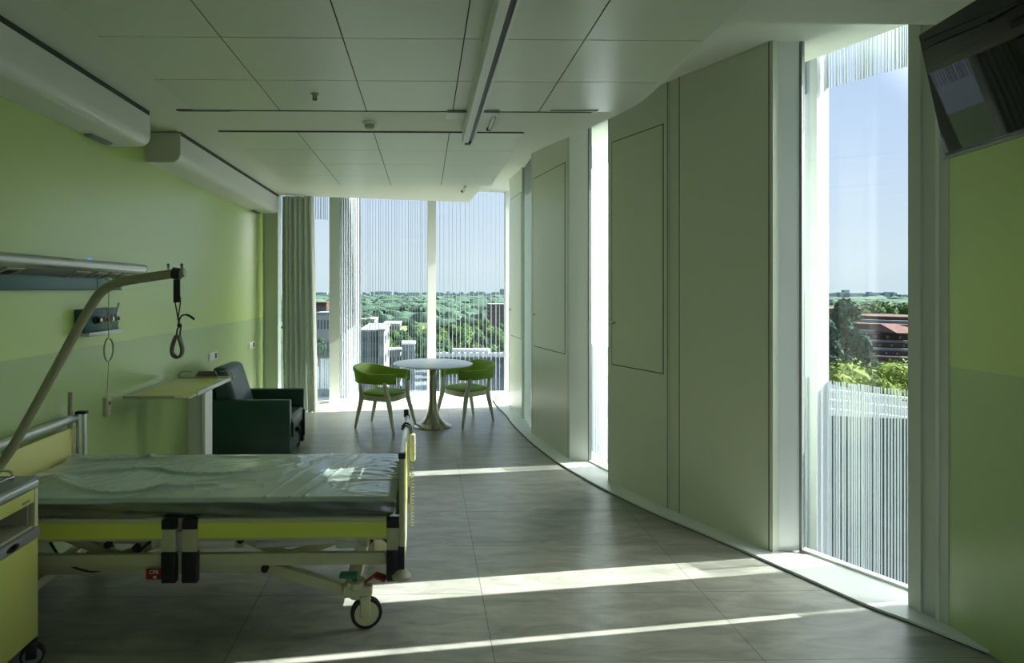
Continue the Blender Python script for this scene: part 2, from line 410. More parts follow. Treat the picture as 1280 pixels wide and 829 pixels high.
for (a, b, s) in ((P0a, P0b, .985), (P1a, P1b, .012), (P1a, P1b, .965), (P2a, P2b, .012), (P2a, P2b, .985), (S3, P3b, .03), (S3, P3b, .965)):
    d = b - a; n = nrm(a, b); ln = d.normalized() * .003; c = a + d * s
    prism(bm, [c - ln - n * .001, c + ln - n * .001, c + ln + n * .002, c - ln + n * .002], 0.02, ZT)
obj('panel_groove', bm, 'joint', wr)
# near pier beside window 4
pr = thing('trim_4', 'pale pier between the near window and the green wall', 'trim', (2.52, 3.0, 0), kind='structure')
bm = new(); prism(bm, [Q4a, Q4b, Q4b + Vector((.16, .0)), Q4a + Vector((.12, .03))], 0.016, ZT); obj('pier_post', bm, 'frame', pr)
bm = new(); qb = Q4b + Vector((.012, .0)); prism(bm, [qb, Q4c + Vector((-.003, -.01)), (XR + .2, Q4c.y + .01), (XR + .2, qb.y + .05), qb + Vector((.2, .02))], 0.016, ZT); obj('pier_panel', bm, 'frame', pr)
bm = new(); cq = Q4b + (Q4c - Q4b) * .62; prism(bm, [cq + Vector((-.008, 0)), cq + Vector((0, -.012)), cq + Vector((.02, -.01)), cq + Vector((.02, .01))], 0.016, ZT); obj('pier_edge', bm, 'white', pr)

# ceiling --------------------------------------------------------------
ce = thing('ceiling', 'white ceiling of square metal tiles in a plaster border', 'ceiling', (0, 4, ZC), kind='structure')
Lc = [(1.395, 2.77), (1.44, 3.75), (1.40, 4.15), (1.235, 4.70), (1.05, 5.2), (.945, 5.6), (.845, 5.92), (.755, 6.35), (.71, 7.0), (.68, 7.6), (.645, 8.2), (.625, 8.52)]
Lc2 = [(p.x, p.y) for p in smooth_path([(x, y, 0) for x, y in Lc], 4)]
f0 = atz(350, 244, ZC)
plate = [(XL, -1.6), (XR, -1.6), (XR, 2.77)] + Lc2 + [(f0.x, f0.y), (XL, f0.y - .07)]
# tile fields (x0, x1, y0, y1)
TF = [(-1.605, 1.395, -1.244, 4.156), (-1.605, 0.795, 4.73, 7.13)]
bm = new()
# plaster plate, built as an upper slab; tiles lie flush just beneath it
prism(bm, plate, ZC, ZC + 0.09)
obj('plaster', bm, 'plaster', ce, smooth=0)
bm = new(); prism(bm, [(XL - .15, -1.75), (XR + .2, -1.75), (XR + .2, 2.9), (2.95, 3.1), (2.6, 4.0), (1.85, 5.6), (1.62, 9.6), (-1.5, 9.0), (-2.5, 8.7)], ZT, ZT + 0.35)
obj('upper_soffit', bm, 'plaster', ce, smooth=0)
bmt, bmj = new(), new(); g = 0.0035
for (x0, x1, y0, y1) in TF:
    box(bmj, x0, x1, y0, y1, ZC - 0.0015, ZC - 0.0005)
    for i in range(int(round((x1 - x0) / .6))):
        for j in range(int(round((y1 - y0) / .6))):
            a, b = x0 + i * .6, y0 + j * .6
            def edge_x(y):
                for (ax, ay), (bx, by) in zip(Lc2, Lc2[1:]):
                    if ay <= y <= by: return ax + (bx - ax) * (y - ay) / (by - ay)
                return 1.395
            xr = min(a + .6, edge_x(b) - 0.0, edge_x(b + .6) if b > 2.0 else 9)
            if b > 2.2 and a > .7 and b < 4.2:
                prism(bmt, [(a + g, b + g), (min(a + .6, edge_x(b)) - g, b + g), (min(a + .6, edge_x(b + .3)) - g, b + .3), (min(a + .6, edge_x(b + .6)) - g, b + .6 - g), (a + g, b + .6 - g)], ZC - 0.006, ZC - 0.0015)
            else:
                box(bmt, a + g, a + .6 - g, b + g, b + .6 - g, ZC - 0.006, ZC - 0.0015)
tag(obj('ceiling_tiles', bmt, 'tile', ce, smooth=0)); obj('tile_joints', bmj, 'joint', ce, smooth=0)
bm = new()
box(bm, -1.72, 1.17, 4.158, 4.172, ZC - .008, ZC - .001)
box(bm, -1.62, .78, 4.712, 4.728, ZC - .008, ZC - .001)
obj('slot_diffuser', bm, 'joint', ce, smooth=0)
bm = new(); box(bm, -1.70, -1.35, 4.160, 4.176, ZC - .012, ZC - .001); box(bm, .87, 1.2, 4.11, 4.122, ZC - .012, ZC - .001)
obj('slot_end_cover', bm, 'grey', ce, smooth=0)

# windows ---------------------------------------------------------------
def strips(bm, a, b, z0, z1, pitch, wmin, wmax, t=0.004, jit=0.35):
    d = (b - a); L = d.length; e = d.normalized(); n = nrm(a, b); s = 0
    while s < L:
        w = random.uniform(wmin, wmax); c = a + e * s
        prism(bm, [c, c + e * w, c + e * w + n * t, c + n * t], z0 + random.uniform(-.002, .002), z1 + random.uniform(-.004, .004))
        s += pitch * random.uniform(1 - jit, 1 + jit)
def pane(bm, a, b, z0, z1):
    vs = [bm.verts.new((p.x, p.y, z)) for p, z in ((a, z0), (b, z0), (b, z1), (a, z1))]; bm.faces.new(vs)
def post(bm, c, e, n, w, d, z0=0.012, z1=ZT):
    prism(bm, [c - e * w / 2, c + e * w / 2, c + e * w / 2 + n * d, c - e * w / 2 + n * d], z0, z1)

# window_1: the wide far window behind table
w1 = thing('window_1', 'wide far window of printed glass behind the table', 'window', (0, 9.0, 0), kind='structure')
e1 = (W1 - W0).normalized(); n1 = nrm(W1, W0) if nrm(W1, W0).y > 0 else nrm(W0, W1)
WL = Vector((fp(347.5, 513).x, fp(347.5, 513).y))
bm = new(); c = fp(418, 506); post(bm, c, e1, n1, .14, .09); obj('mullion', bm, 'frame', w1)
bm = new(); post(bm, W1, e1, n1, .125, .08); obj('mullion', bm, 'white', w1)
bm = new(); post(bm, W2 + Vector((-.03, 0)), e1, n1, .05, .08); obj('jamb', bm, 'frame', w1)
bm = new()
for a, b in ((WL, W0), (W0, W1), (W1, W2)):
    d = (b - a).normalized(); m_ = nrm(b, a) if nrm(b, a).y > 0 else nrm(a, b)
    prism(bm, [a, b, b + m_ * .06, a + m_ * .06], 0.012, 0.04); prism(bm, [a, b, b + m_ * .06, a + m_ * .06], ZT - .02, ZT)
obj('frame_rail', bm, 'white', w1)
for a, b in ((WL, W0), (W0, W1), (W1, W2)):
    bm = new(); o_ = Vector((0, .03)); pane(bm, a + o_, b + o_, 0.03, ZT); obj('glass_pane', bm, 'glass', w1, smooth=0)
OUT = .55
oa, ob, oc, od = WL + n1 * OUT + Vector((-.5, -.14)), W0 + n1 * OUT + Vector((.18, .05)), W1 + n1 * OUT, W2 + n1 * OUT + Vector((.5, .12))
bm = new(); pane(bm, oa, oc, -.6, 3.9); pane(bm, oc, od, -.6, 3.9); obj('outer_pane', bm, 'outer', w1, smooth=0)
bm = new(); strips(bm, ob, oc, -.5, 3.9, .040, .004, .008); obj('frit_lines', bm, 'frit', w1, smooth=0)
bm = new(); strips(bm, oc + e1 * .03, od, -.5, 3.9, .072, .007, .011, jit=.15); obj('frit_lines', bm, 'frit', w1, smooth=0)
bm = new(); strips(bm, oa, ob, 2.72, 3.9, .03, .006, .012); strips(bm, oa, ob, -.5, .85, .024, .006, .012); obj('frit_lines', bm, 'frit', w1, smooth=0)
# ribbed white side fin between inner glass and outer skin
fa = aty(425, 500, W0.y + .10); fb_ = aty(451, 500, W0.y + OUT + .12); fa = Vector((fa.x, fa.y)); fb_ = Vector((fb_.x, fb_.y))
bm = new(); n_ = nrm(fa, fb_); prism(bm, [fa, fb_, fb_ + n_ * .05, fa + n_ * .05], -.3, 3.5)
e_ = (fb_ - fa).normalized(); L_ = (fb_ - fa).length
for k in range(9):
    c = fa + e_ * (L_ * (k + .5) / 9); prism(bm, [c - e_ * .012, c + e_ * .012, c + e_ * .012 - n_ * .015, c - e_ * .012 - n_ * .015], -.3, 3.5)
obj('side_fin', bm, 'ext_white', w1)

# window_2: frosted narrow window between first and second hatch panels
w2 = thing('window_2', 'narrow frosted window between the two farthest hatch panels', 'window', (P0b.x, P0b.y, 0), kind='structure')
bm = new(); n_ = nrm(P0b, P1a); prism(bm, [P0b + n_ * .03, P1a + n_ * .03, P1a + n_ * .036, P0b + n_ * .036], .016, ZT); obj('glass_pane', bm, 'frost', w2, smooth=0)
bm = new(); post(bm, P1a + (P0b - P1a).normalized() * .02, (P1a - P0b).normalized(), n_, .03, .08, .016); obj('jamb', bm, 'white', w2)
# window_3 and window_4
def deep_window(name, label, ra, ga, gb, rb, out, frit_lo, frit_hi, ext0, ext1):
    w = thing(name, label, 'window', (ga.x, ga.y, 0), kind='structure')
    e = (gb - ga).normalized(); n = nrm(ga, gb)
    bm = new(); k = nrm(ra, ga)
    prism(bm, [ra, ga, ga + k * .06, ra + k * .06], .016, ZT); obj('reveal', bm, 'white', w)
    bm = new(); post(bm, ga + e * .008, e, n, .016, .03, .016); obj('jamb', bm, 'grey', w)
    bm = new(); prism(bm, [ga, gb, gb + n * .05, ga + n * .05], 0.0, .03); obj('bottom_rail', bm, 'white', w)
    bm = new(); pane(bm, ga + n * .015, gb + n * .015, .02, ZT); obj('glass_pane', bm, 'glass', w, smooth=0)
    oa, ob = ga + n * out - e * ext0, gb + n * out + e * ext1
    bm = new(); pane(bm, oa, ob, -.6, 3.9); obj('outer_pane', bm, 'outer', w, smooth=0)
    bm = new(); strips(bm, oa + n * .005, ob + n * .005, -.5, frit_lo, .017, .004, .011); obj('frit_lines', bm, 'frit', w, smooth=0)
    bm = new(); strips(bm, oa + n * .005, ob + n * .005, frit_hi, 3.9, .017, .004, .013); obj('frit_lines', bm, 'frit', w, smooth=0)
    return w, e, n
w3, e3, n3 = deep_window('window_3', 'narrow bright window between second and third hatch panels', P1b, G3a, G3b, P2a, .5, 1.05, 2.98, 1.2, .3)
bm = new(); c = G3b + n3 * .52; prism(bm, [c - e3 * .43, c + e3 * .25, c + e3 * .25 + n3 * .15, c - e3 * .43 + n3 * .15], -.5, 3.9); obj('outer_pier', bm, 'ext_white', w3)
bm = new(); prism(bm, [(1.755, 6.44), (2.12, 6.86), (2.16, 6.98), (1.79, 6.60)], -.5, 3.9); obj('outer_post', bm, 'ext_white', w3)  # white slab added to stand in for the sunlit glare of the outer skin
w4, e4, n4 = deep_window('window_4', 'tall near window beside the television', J4, G4a, G4b + (G4b - G4a).normalized() * .22, Q4a, .5, 1.03, 3.02, .9, .2)
# white outer post seen through window_4
pa = aty(1009, 500, 4.17); pb = aty(1036, 500, 4.02)
bm = new(); p0, p1 = Vector((pa.x, pa.y)), Vector((pb.x, pb.y)); q_ = aty(1021, 500, 3.98); q_ = Vector((q_.x, q_.y))
prism(bm, [p0, q_, p1, p1 + Vector((.06, .12)), p0 + Vector((.06, .12))], -.5, 3.9); obj('outer_post', bm, 'ext_white', w4)
# outer pier that shades the middle of window_4 (hidden behind the near pier)
bm = new(); prism(bm, [(3.15, 3.172), (3.30, 3.192), (3.30, 3.61), (3.15, 3.59)], -.5, 3.9); obj('outer_pier', bm, 'ext_white', w4)

# ================================================================== THINGS
# --- white wall casings under the ceiling
def casing(y0, y1, label):
    t = thing('wall_casing', label, 'wall casing', (XL, (y0 + y1) / 2, 2.655), group='white casings high on the left wall')
    x1 = -1.93; pts = []
    pts += [(XL, 2.885), (x1, 2.885)]
    r = .07; cx_, cz_ = x1 - r, 2.655 + r
    for k in range(9):
        a = R(0 - 90 * k / 8); pts.append((cx_ + r * math.cos(a), cz_ + r * math.sin(a)))
    pts += [(XL, 2.655)]
    prof = [Vector((x, 0, z)) for x, z in pts]
    bm = new(); extrude_profile(bm, prof, (0, y0 + .012, 0), (0, y1 - .012, 0)); obj('housing', bm, 'casing', t)
    for ya, yb in ((y0, y0 + .012), (y1 - .012, y1)):
        bm = new(); extrude_profile(bm, prof, (0, ya, 0), (0, yb, 0)); obj('end_cap', bm, 'casing_end' if ya == y0 else 'casing', t)
    bm = new(); box(bm, x1 - .03, x1 + .004, y0 + .02, y1 - .02, 2.868, 2.897); obj('air_slot', bm, 'joint', t)
    bm = new(); box(bm, XL + .005, XL + .06, y1 - .35, y1 - .1, 2.640, 2.655, .004); obj('bracket', bm, 'grey', t)
casing(2.05, 4.23, 'nearer of two long white rounded casings above the bed-head rail')
casing(4.74, 7.93, 'farther of two long white rounded casings, ending at the curtain')

BLUE = mat('blue_lamp_lens', (.1, .18, .6), .3)
BLUE.node_tree.nodes['Principled BSDF'].inputs['Emission Color'].default_value = (.15, .3, 1, 1); BLUE.node_tree.nodes['Principled BSDF'].inputs['Emission Strength'].default_value = 0.5
# --- bed-head service rail
t = thing('bedhead_rail', 'silver service rail with teal strip on the green wall above the bed', 'service rail', (XL, 3.4, 1.64))
y0, y1 = 2.45, 4.47
prof = [Vector((XL, 0, 1.730)), Vector((XL + .02, 0, 1.727)), Vector((XL + .120, 0, 1.768))]
for k in range(12):
    a = R(-60 + 180 * k / 11); prof.append(Vector((XL + .115 + .032 * math.cos(a), 0, 1.803 + .032 * math.sin(a))))
prof.append(Vector((XL, 0, 1.835)))
bm = new(); extrude_profile(bm, prof, (0, y0, 0), (0, y1 - .03, 0)); obj('housing', bm, 'alu', t)
bm = new(); c0 = Vector((XL + .06, 0, 1.783)); extrude_profile(bm, [c0 + (p - c0) * 0.97 for p in prof], (0, y1 - .03, 0), (0, y1, 0)); obj('end_cap', bm, 'beige', t)
bm = new(); box(bm, XL, XL + .035, y0, 4.30, 1.652, 1.732, .004); obj('teal_strip', bm, 'teal_light', t)
bm = new(); box(bm, XL, XL + .037, y0, 4.305, 1.645, 1.653); box(bm, XL, XL + .037, 3.98, 3.99, 1.652, 1.732); obj('strip_edge', bm, 'teal', t)
sl = Vector((.10, 0, .041)).normalized(); sn = Vector((.041, 0, -.10)).normalized(); sc_ = Vector((XL + .070, 0, 1.7475))
bm = new(); obox(bm, sc_ + sn * .0005 + Vector((0, (y0 + 4.42) / 2, 0)), sl * .050, Vector((0, (4.42 - y0) / 2 - .02, 0)), sn * .001); obj('underside_trough', bm, 'grey', t)
for (ya, yb) in ((2.84, 2.98), (3.02, 3.16), (3.62, 3.78), (3.86, 3.98), (4.02, 4.14), (4.18, 4.30)):
    bm = new(); obox(bm, sc_ + sn * .004 + Vector((0, (ya + yb) / 2, 0)), sl * .044, Vector((0, (yb - ya) / 2, 0)), sn * .004, .002); s_ = obj('socket_module', bm, 'beige', t)
    bm = new(); obox(bm, sc_ + sn * .0085 + Vector((0, (ya + yb) / 2, 0)), sl * .026, Vector((0, (yb - ya) / 2 - .03, 0)), sn * .0012); obj('socket_face', bm, 'black' if ya < 3.1 else 'grey', s_)
bm = new(); lathe(bm, [(0.018, 0), (.020, .006), (.015, .018), (0, .022)], (XL + .03, 3.90, 1.831), 12); obj('blue_indicator', bm, BLUE, t)

# --- gas outlet panel
t = thing('gas_outlet_panel', 'small teal gas outlet box on the wall between bed and overbed table', 'gas panel', (XL, 4.0, 1.36))
bm = new(); box(bm, XL, XL + .07, 3.78, 4.19, 1.375, 1.525, .006); obj('box', bm, 'teal', t)
for k in range(4):
    yy = 3.90 + .075 * k; bm = new()
    lathe(bm, [(.026, 0), (.026, .008), (.019, .012), (.019, .03), (.012, .032), (0, .033)], (XL + .07, yy, 1.452), 16, AXX); o_ = obj('gas_outlet', bm, 'beige' if k else 'black', t)
    bm = new(); lathe(bm, [(.012, 0), (.012, .006), (0, .007)], (XL + .102, yy, 1.452), 12, AXX); obj('outlet_core', bm, 'black' if k % 2 else 'chrome', o_)
bm = new(); beam(bm, (XL + .085, 4.125, 1.455), (XL + .11, 4.12, 1.56), .02, .012, (1, 0, 0), .003); obj('plug_handle', bm, 'casing', t)
bm = new(); box(bm, XL + .03, XL + .085, 3.80, 4.22, 1.352, 1.376, .003); obj('equipment_rail', bm, 'alu', t)

# --- nurse call cord
p = atx(136, 345, XL + .11); yy = p.y
t = thing('call_pull_cord', 'beige call cord with ring and handset hanging from the silver rail', 'call cord', (XL + .11, yy, .8))
bm = new(); tube(bm, [(XL + .11, yy, 1.722), (XL + .11, yy, 1.34)], .0035, 6); obj('cord', bm, 'beige', t)
zr = atx(138, 437, XL + .11).z
bm = new(); tube(bm, [(XL + .11, yy + .056 * math.cos(a), zr + .076 * math.sin(a)) for a in [2 * math.pi * k / 28 for k in range(28)]], .0065, 8, closed=True); obj('pull_ring', bm, 'beige', t)
bm = new(); tube(bm, [(XL + .11, yy, zr - .07), (XL + .108, yy - .015, .98), (XL + .108, yy - .02, .93)], .003, 6); obj('cord', bm, 'beige', t)
bm = new(); box(bm, XL + .09, XL + .125, yy - .045, yy + .005, .815, .945, .012, 3); h_ = obj('handset', bm, 'beige', t)
bm = new(); box(bm, XL + .124, XL + .128, yy - .032, yy - .008, .89, .915, .002); obj('call_button', bm, 'redp', h_)
bm = new(); lathe(bm, [(.02, 0), (.02, .008), (.008, .015), (0, .015)], (XL + .11, yy, 1.712), 12); obj('cord_anchor', bm, 'white', t)

# --- wall sockets
for (px, py, lb) in ((266, 445.5, 'white wall socket plate nearer the overbed table, left of the pair'), (314.5, 431.5, 'white wall socket plate nearer the curtain, right of the pair')):
    p = atx(px, py, XL)
    t = thing('wall_socket', lb, 'socket', (XL, p.y, p.z), group='socket plates on the left wall')
    bm = new(); box(bm, XL, XL + .009, p.y - .12, p.y + .12, p.z - .042, p.z + .042, .003); obj('cover_plate', bm, 'casing', t)
    bm = new(); box(bm, XL + .008, XL + .012, p.y + .035, p.y + .095, p.z - .028, p.z + .028, .002); obj('data_outlet', bm, 'black', t)
    for k in range(2):
        bm = new(); lathe(bm, [(.02, 0), (.02, .003), (.006, .001), (0, .001)], (XL + .008, p.y - .085 + .055 * k, p.z), 14, AXX); obj('socket_hole', bm, 'white', t)

# --- bedside cabinet
cx0, cx1, cy0, cy1 = -2.17, -1.716, 2.18, 2.685
t = thing('bedside_cabinet', 'yellow hospital bedside cabinet on castors in front of the bed head', 'cabinet', ((cx0 + cx1) / 2, (cy0 + cy1) / 2, 0))
bm = new(); box(bm, cx0, cx1 - .02, cy0 + .02, cy1 - .018, .115, .60, .004); box(bm, cx0, cx0 + .02, cy0 + .02, cy1 - .02, .6, .80); box(bm, cx0, cx1 - .03, cy1 - .034, cy1 - .018, .6, .8); box(bm, cx0, cx1 - .03, cy0 + .02, cy0 + .036, .6, .8); obj('body', bm, 'beige', t)
bm = new(); box(bm, cx0 - .005, cx1 + .002, cy0, cy1, .805, .822, .004); obj('top', bm, 'grey', t)
bm = new(); box(bm, cx1 - .025, cx1 + .012, cy0, cy1 - .01, .775, .815, .012, 3); obj('top_rail', bm, 'alu', t)
bm = new(); box(bm, cx1 - .03, cx1, cy0 + .022, cy1 - .03, .715, .775, .004); d_ = obj('drawer', bm, 'yellow_pale', t)
bm = new(); box(bm, cx1, cx1 + .0012, cy1 - .11, cy1 - .06, .728, .738); obj('drawer_badge', bm, 'grey', d_)
bm = new(); box(bm, cx0 + .02, cx1 - .01, cy0 + .03, cy1 - .03, .603, .612); obj('niche_shelf', bm, 'beige', t)
bm = new(); box(bm, cx1 - .022, cx1 + .004, cy0 + .005, cy1 - .012, .118, .555, .004); d_ = obj('door', bm, 'yellow_pale', t)
bm = new(); box(bm, cx1 - .02, cx1 + .012, cy0 + .002, cy1 - .006, .555, .603, .006); obj('door_handle_band', bm, 'grey', d_)
bm = new(); lathe(bm, [(.026, 0), (.024, .004), (.014, .004), (.012, .001), (0, .001)], (cx1 + .011, 2.50, .578), 18, AXX @ Matrix.Diagonal((.6, 1.5, 1, 1))); obj('handle_grip', bm, 'black', d_)
for yy in (cy0 + .012, cy1 - .012):
    for xx in (cx1 - .018, cx0 + .018):
        bm = new(); box(bm, xx - .014, xx + .016, yy - .012, yy + .012, .11, .805, .005); obj('corner_post', bm, 'cream', t)
bm = new(); tube(bm, smooth_path([(cx0 + .05, cy1 - .06, .822), (cx0 + .05, cy1 - .06, .85), (cx0 + .09, cy1 - .055, .862), (cx1 - .12, cy1 - .055, .862), (cx1 - .08, cy1 - .06, .85), (cx1 - .08, cy1 - .06, .822)], 4), .005, 8); obj('guard_rail', bm, 'chrome', t)
bm = new(); tube(bm, smooth_path([(cx1 - .05, cy1 - .09, .822), (cx1 - .05, cy1 - .09, .842), (cx1 - .05, cy1 - .14, .848), (cx1 - .05, cy0 + .1, .848), (cx1 - .05, cy0 + .06, .842), (cx1 - .05, cy0 + .06, .822)], 4), .005, 8); obj('guard_rail', bm, 'chrome', t)
def castor(parent, x, y, r, mat_hub='grey', yawdeg=20, top=None):
    top = top or 2 * r + .03
    bm = new(); rot = Matrix.Rotation(R(yawdeg), 4, 'Z')
    t_ = new(); lathe(t_, [(r * .87, -.016), (r * .96, -.016), (r, -.010), (r, .010), (r * .96, .016), (r * .87, .016)], (0, 0, 0), 28, AXY)
    join(bm, t_, Matrix.Translation((x, y, r)) @ rot); w_ = obj('castor', bm, 'rubber', parent)
    bm = new(); t_ = new(); lathe(t_, [(0, -.014), (r * .3, -.018), (r * .885, -.0155), (r * .885, .0155), (r * .3, .018), (0, .014)], (0, 0, 0), 24, AXY)
    join(bm, t_, Matrix.Translation((x, y, r)) @ rot); obj('hub', bm, mat_hub, w_)
    bm = new(); t_ = new()
    box(t_, -.012 - r * .25, .018, -.028, -.019, r * .8, top - .012, .004); box(t_, -.012 - r * .25, .018, .019, .028, r * .8, top - .012, .004)
    box(t_, -.012 - r * .3, .02, -.028, .028, top - .026, top - .004, .006)
    join(bm, t_, Matrix.Translation((x, y, 0)) @ rot); obj('fork', bm, 'cream' if mat_hub != 'grey' else 'black', w_)
for xx in (cx1 - .005, cx0 + .03):
    for yy in (cy1 - .035, cy0 + .04): castor(t, xx, yy, .048, 'grey', 25, .116)

# --- hospital bed
BY0, BY1, BXF, BXH = 2.85, 3.70, -.10, -2.14
t = thing('hospital_bed', 'cream and lime hospital bed with lifting pole, head against the green wall', 'bed', (-1.1, 3.27, 0))
K = 2.86 / F    # metres per pixel on the near side plane
def bx(px): return (px - 531) * K
def bz(py): return HC - (py - CY) * K
for (ya, yb) in ((BY0, BY0 + .03), (BY1 - .03, BY1)):
    for (xa, xb) in ((bx(50) - .28, bx(207)), (bx(250), bx(484))):
        bm = new(); box(bm, xa, xb, ya, yb, bz(673.5), bz(646), .006); o_ = obj('side_rail', bm, 'cream', t)
        yf = ya - .002 if ya == BY0 else yb + .002
        bm = new(); box(bm, xa + .002, xb - .002, yf - .002, yf + .002, bz(669.5), bz(651)); obj('rail_inlay', bm, 'yellow', o_)
    for (xa, xb) in ((bx(207), bx(224)), (bx(232), bx(250)), (bx(484), bx(500))):
        yo = -.012 if ya == BY0 else .012
        bm = new(); box(bm, xa, xb, ya + yo, yb + yo, bz(687), bz(648), .005); o_ = obj('rail_post', bm, 'cream', t)
        bm = new(); box(bm, xa - .002, xb + .002, ya + yo - .003, yb + yo + .003, bz(658), bz(646), .006); obj('post_cap', bm, 'black', o_)
        bm = new(); box(bm, xa - .003, xb + .003, ya + yo - .006, yb + yo + .006, bz(724), bz(685), .008); obj('post_foot', bm, 'black', o_)
    bm = new(); box(bm, bx(222), bx(234), ya + .004, yb - .004, bz(690), bz(662), .003); obj('latch_plate', bm, 'alu', t)
    bm = new(); box(bm, bx(50) - .28, bx(482), ya + .02, yb + .02, bz(707), bz(692), .005); obj('lower_rail', bm, 'cream', t)
# inner base frame
for yy in (BY0 + .12, BY1 - .12):
    bm = new(); box(bm, -1.95, -.78, yy - .025, yy + .025, .255, .315, .006)
    beam(bm, (-.80, yy, .285), (-.40, yy, .165), .05, .055, bev=.006); obj('base_beam', bm, 'cream', t)
    bm = new(); beam(bm, (-1.93, yy, .285), (-1.98, yy, .175), .05, .055, bev=.006); obj('base_beam', bm, 'cream', t)
for xx in (-.36, -1.96):
    bm = new(); box(bm, xx - .035, xx + .035, BY0 + .05, BY1 - .05, .150, .200, .008); obj('cross_beam', bm, 'cream', t)
for xx in (-.3, -.9, -1.3, -1.9):
    bm = new(); box(bm, xx - .02, xx + .02, BY0 + .05, BY1 - .05, .40, .44, .004); obj('deck_cross_bar', bm, 'cream', t)
# lifting linkage
for yy in (BY0 + .17, BY1 - .17):
    for (a, b) in (((-1.02, .45), (-.66, .30)), ((-.34, .43), (-.70, .30)), ((-1.86, .44), (-1.5, .30)), ((-1.20, .43), (-1.55, .30))):
        bm = new(); beam(bm, (a[0], yy, a[1]), (b[0], yy, b[1]), .03, .045, bev=.004); obj('lift_arm', bm, 'cream', t)
bm = new(); tube(bm, [(-1.42, 3.28, .36), (-1.0, 3.28, .40)], .026, 12); tube(bm, [(-1.0, 3.28, .40), (-.72, 3.28, .42)], .013, 10); obj('lift_motor', bm, 'black', t)
bm = new(); tube(bm, [(-.84, 3.0, .375), (-.42, 3.0, .40)], .02, 12); box(bm, -.44, -.30, 2.95, 3.05, .37, .44, .01); obj('lift_motor', bm, 'casing', t)
bm = new(); box(bm, -1.62, -1.22, 3.0, 3.12, .38, .43, .008); obj('control_box', bm, 'cream', t)
bm = new(); tube(bm, smooth_path([(-1.85, 2.98, .40), (-1.75, 2.95, .31), (-1.6, 2.95, .27), (-1.45, 2.96, .33), (-1.35, 2.98, .41)], 5), .006, 8); obj('cable', bm, 'black', t)
for xx, zz in ((bx(170), .41), (bx(300), .445), (bx(330), .305), (bx(135), .425)):
    bm = new(); lathe(bm, [(.018, 0), (.018, .02), (.010, .03), (0, .03)], (xx, BY0 + .05, zz), 12, AXY); obj('pivot_knob', bm, 'black', t)
# deck under the mattress
bm = new()
for k in range(12): box(bm, -2.02 + k * .155, -2.02 + k * .155 + .12, BY0 + .04, BY1 - .04, .535, .552, .003)
box(bm, -2.05, -.17, BY0 + .035, BY0 + .06, .50, .552); box(bm, -2.05, -.17, BY1 - .06, BY1 - .035, .50, .552)
obj('mattress_deck', bm, 'cream', t)
for xx in (-.35, -1.0, -1.6):
    bm = new(); box(bm, xx - .02, xx + .02, BY0 + .06, BY1 - .06, .44, .535, .003); obj('deck_support', bm, 'cream', t)
# castors with brackets and pedals
for (xx, yy) in ((-.285, BY0 + .065), (-.285, BY1 - .065), (-1.96, BY0 + .065), (-1.96, BY1 - .065)):
    castor(t, xx, yy, .077, 'cream', 12, .168)
    bm = new(); lathe(bm, [(.03, 0), (.03, .04), (.045, .055), (.045, .085), (0, .09)], (xx - .05, yy, .150), 14); box(bm, xx - .11, xx + .03, yy - .03, yy + .03, .165, .215, .01); obj('castor_bracket', bm, 'cream', t)
bm = new(); box(bm, bx(424), bx(447), BY0 + .0, BY0 + .05, .268, .288, .008); beam(bm, (bx(440), BY0 + .03, .275), (-.33, BY0 + .06, .21), .015, .015); obj('brake_pedal', bm, 'greenp', t)
bm = new(); beam(bm, (bx(468), BY0 + .02, .282), (bx(483), BY0 + .01, .264), .05, .016, bev=.006); beam(bm, (bx(470), BY0 + .03, .28), (-.31, BY0 + .06, .21), .015, .015); obj('brake_pedal', bm, 'redp', t)
# CPR plate
bm = new(); box(bm, bx(186), bx(207), BY0 + .004, BY0 + .012, bz(721), bz(708.5), .001); o_ = obj('release_label', bm, 'red', t)
tb = text_bm('CPR', .026, Matrix.Translation((bx(196), BY0 + .003, bz(712))) @ Matrix.Rotation(R(90), 4, 'X'))
box(tb, bx(195), bx(199), BY0 + .0025, BY0 + .004, bz(719.5), bz(716.5)); obj('label_lettering', tb, 'casing', o_)
# footboard
for yy, k in ((BY0 - .005, 0), (BY1 + .01, 1)):
    bm = new(); box(bm, BXF - .022, BXF + .004, yy - .014, yy + .014, .32, .868, .005); o_ = obj('footboard_post', bm, 'cream', t)
    bm = new(); box(bm, BXF - .026, BXF + .008, yy - .02, yy + .02, .845, .872, .006); obj('post_cap', bm, 'black', o_)
    bm = new(); box(bm, BXF - .026, BXF + .004, yy - .017, yy + .017, .322, .43, .004); obj('post_sleeve', bm, 'black', o_)
    bm = new(); lathe(bm, [(0, 0), (.03, .0), (.044, .008), (.046, .022), (.036, .034), (.02, .05), (0, .055)], (BXF - .012, yy, .27), 20); obj('bumper_roller', bm, 'beige', o_)
bm = new(); box(bm, BXF - .018, BXF - .002, BY0 + .01, BY1 - .005, .25, .83, .004); o_ = obj('footboard', bm, 'cream', t)
bm = new(); box(bm, BXF - .003, BXF, BY0 + .05, BY1 - .04, .50, .80); obj('footboard_inlay', bm, 'yellow_pale', o_)
bm = new(); tube(bm, [(BXF - .01, BY0 - .005, .86), (BXF - .01, BY1 + .01, .86)], .014, 10); obj('footboard_handle', bm, 'alu', t)
bm = new(); box(bm, BXF - .03, BXF + .0, BY1 - .01, BY1 + .03, .86, .905, .006); obj('corner_grip', bm, 'black', t)
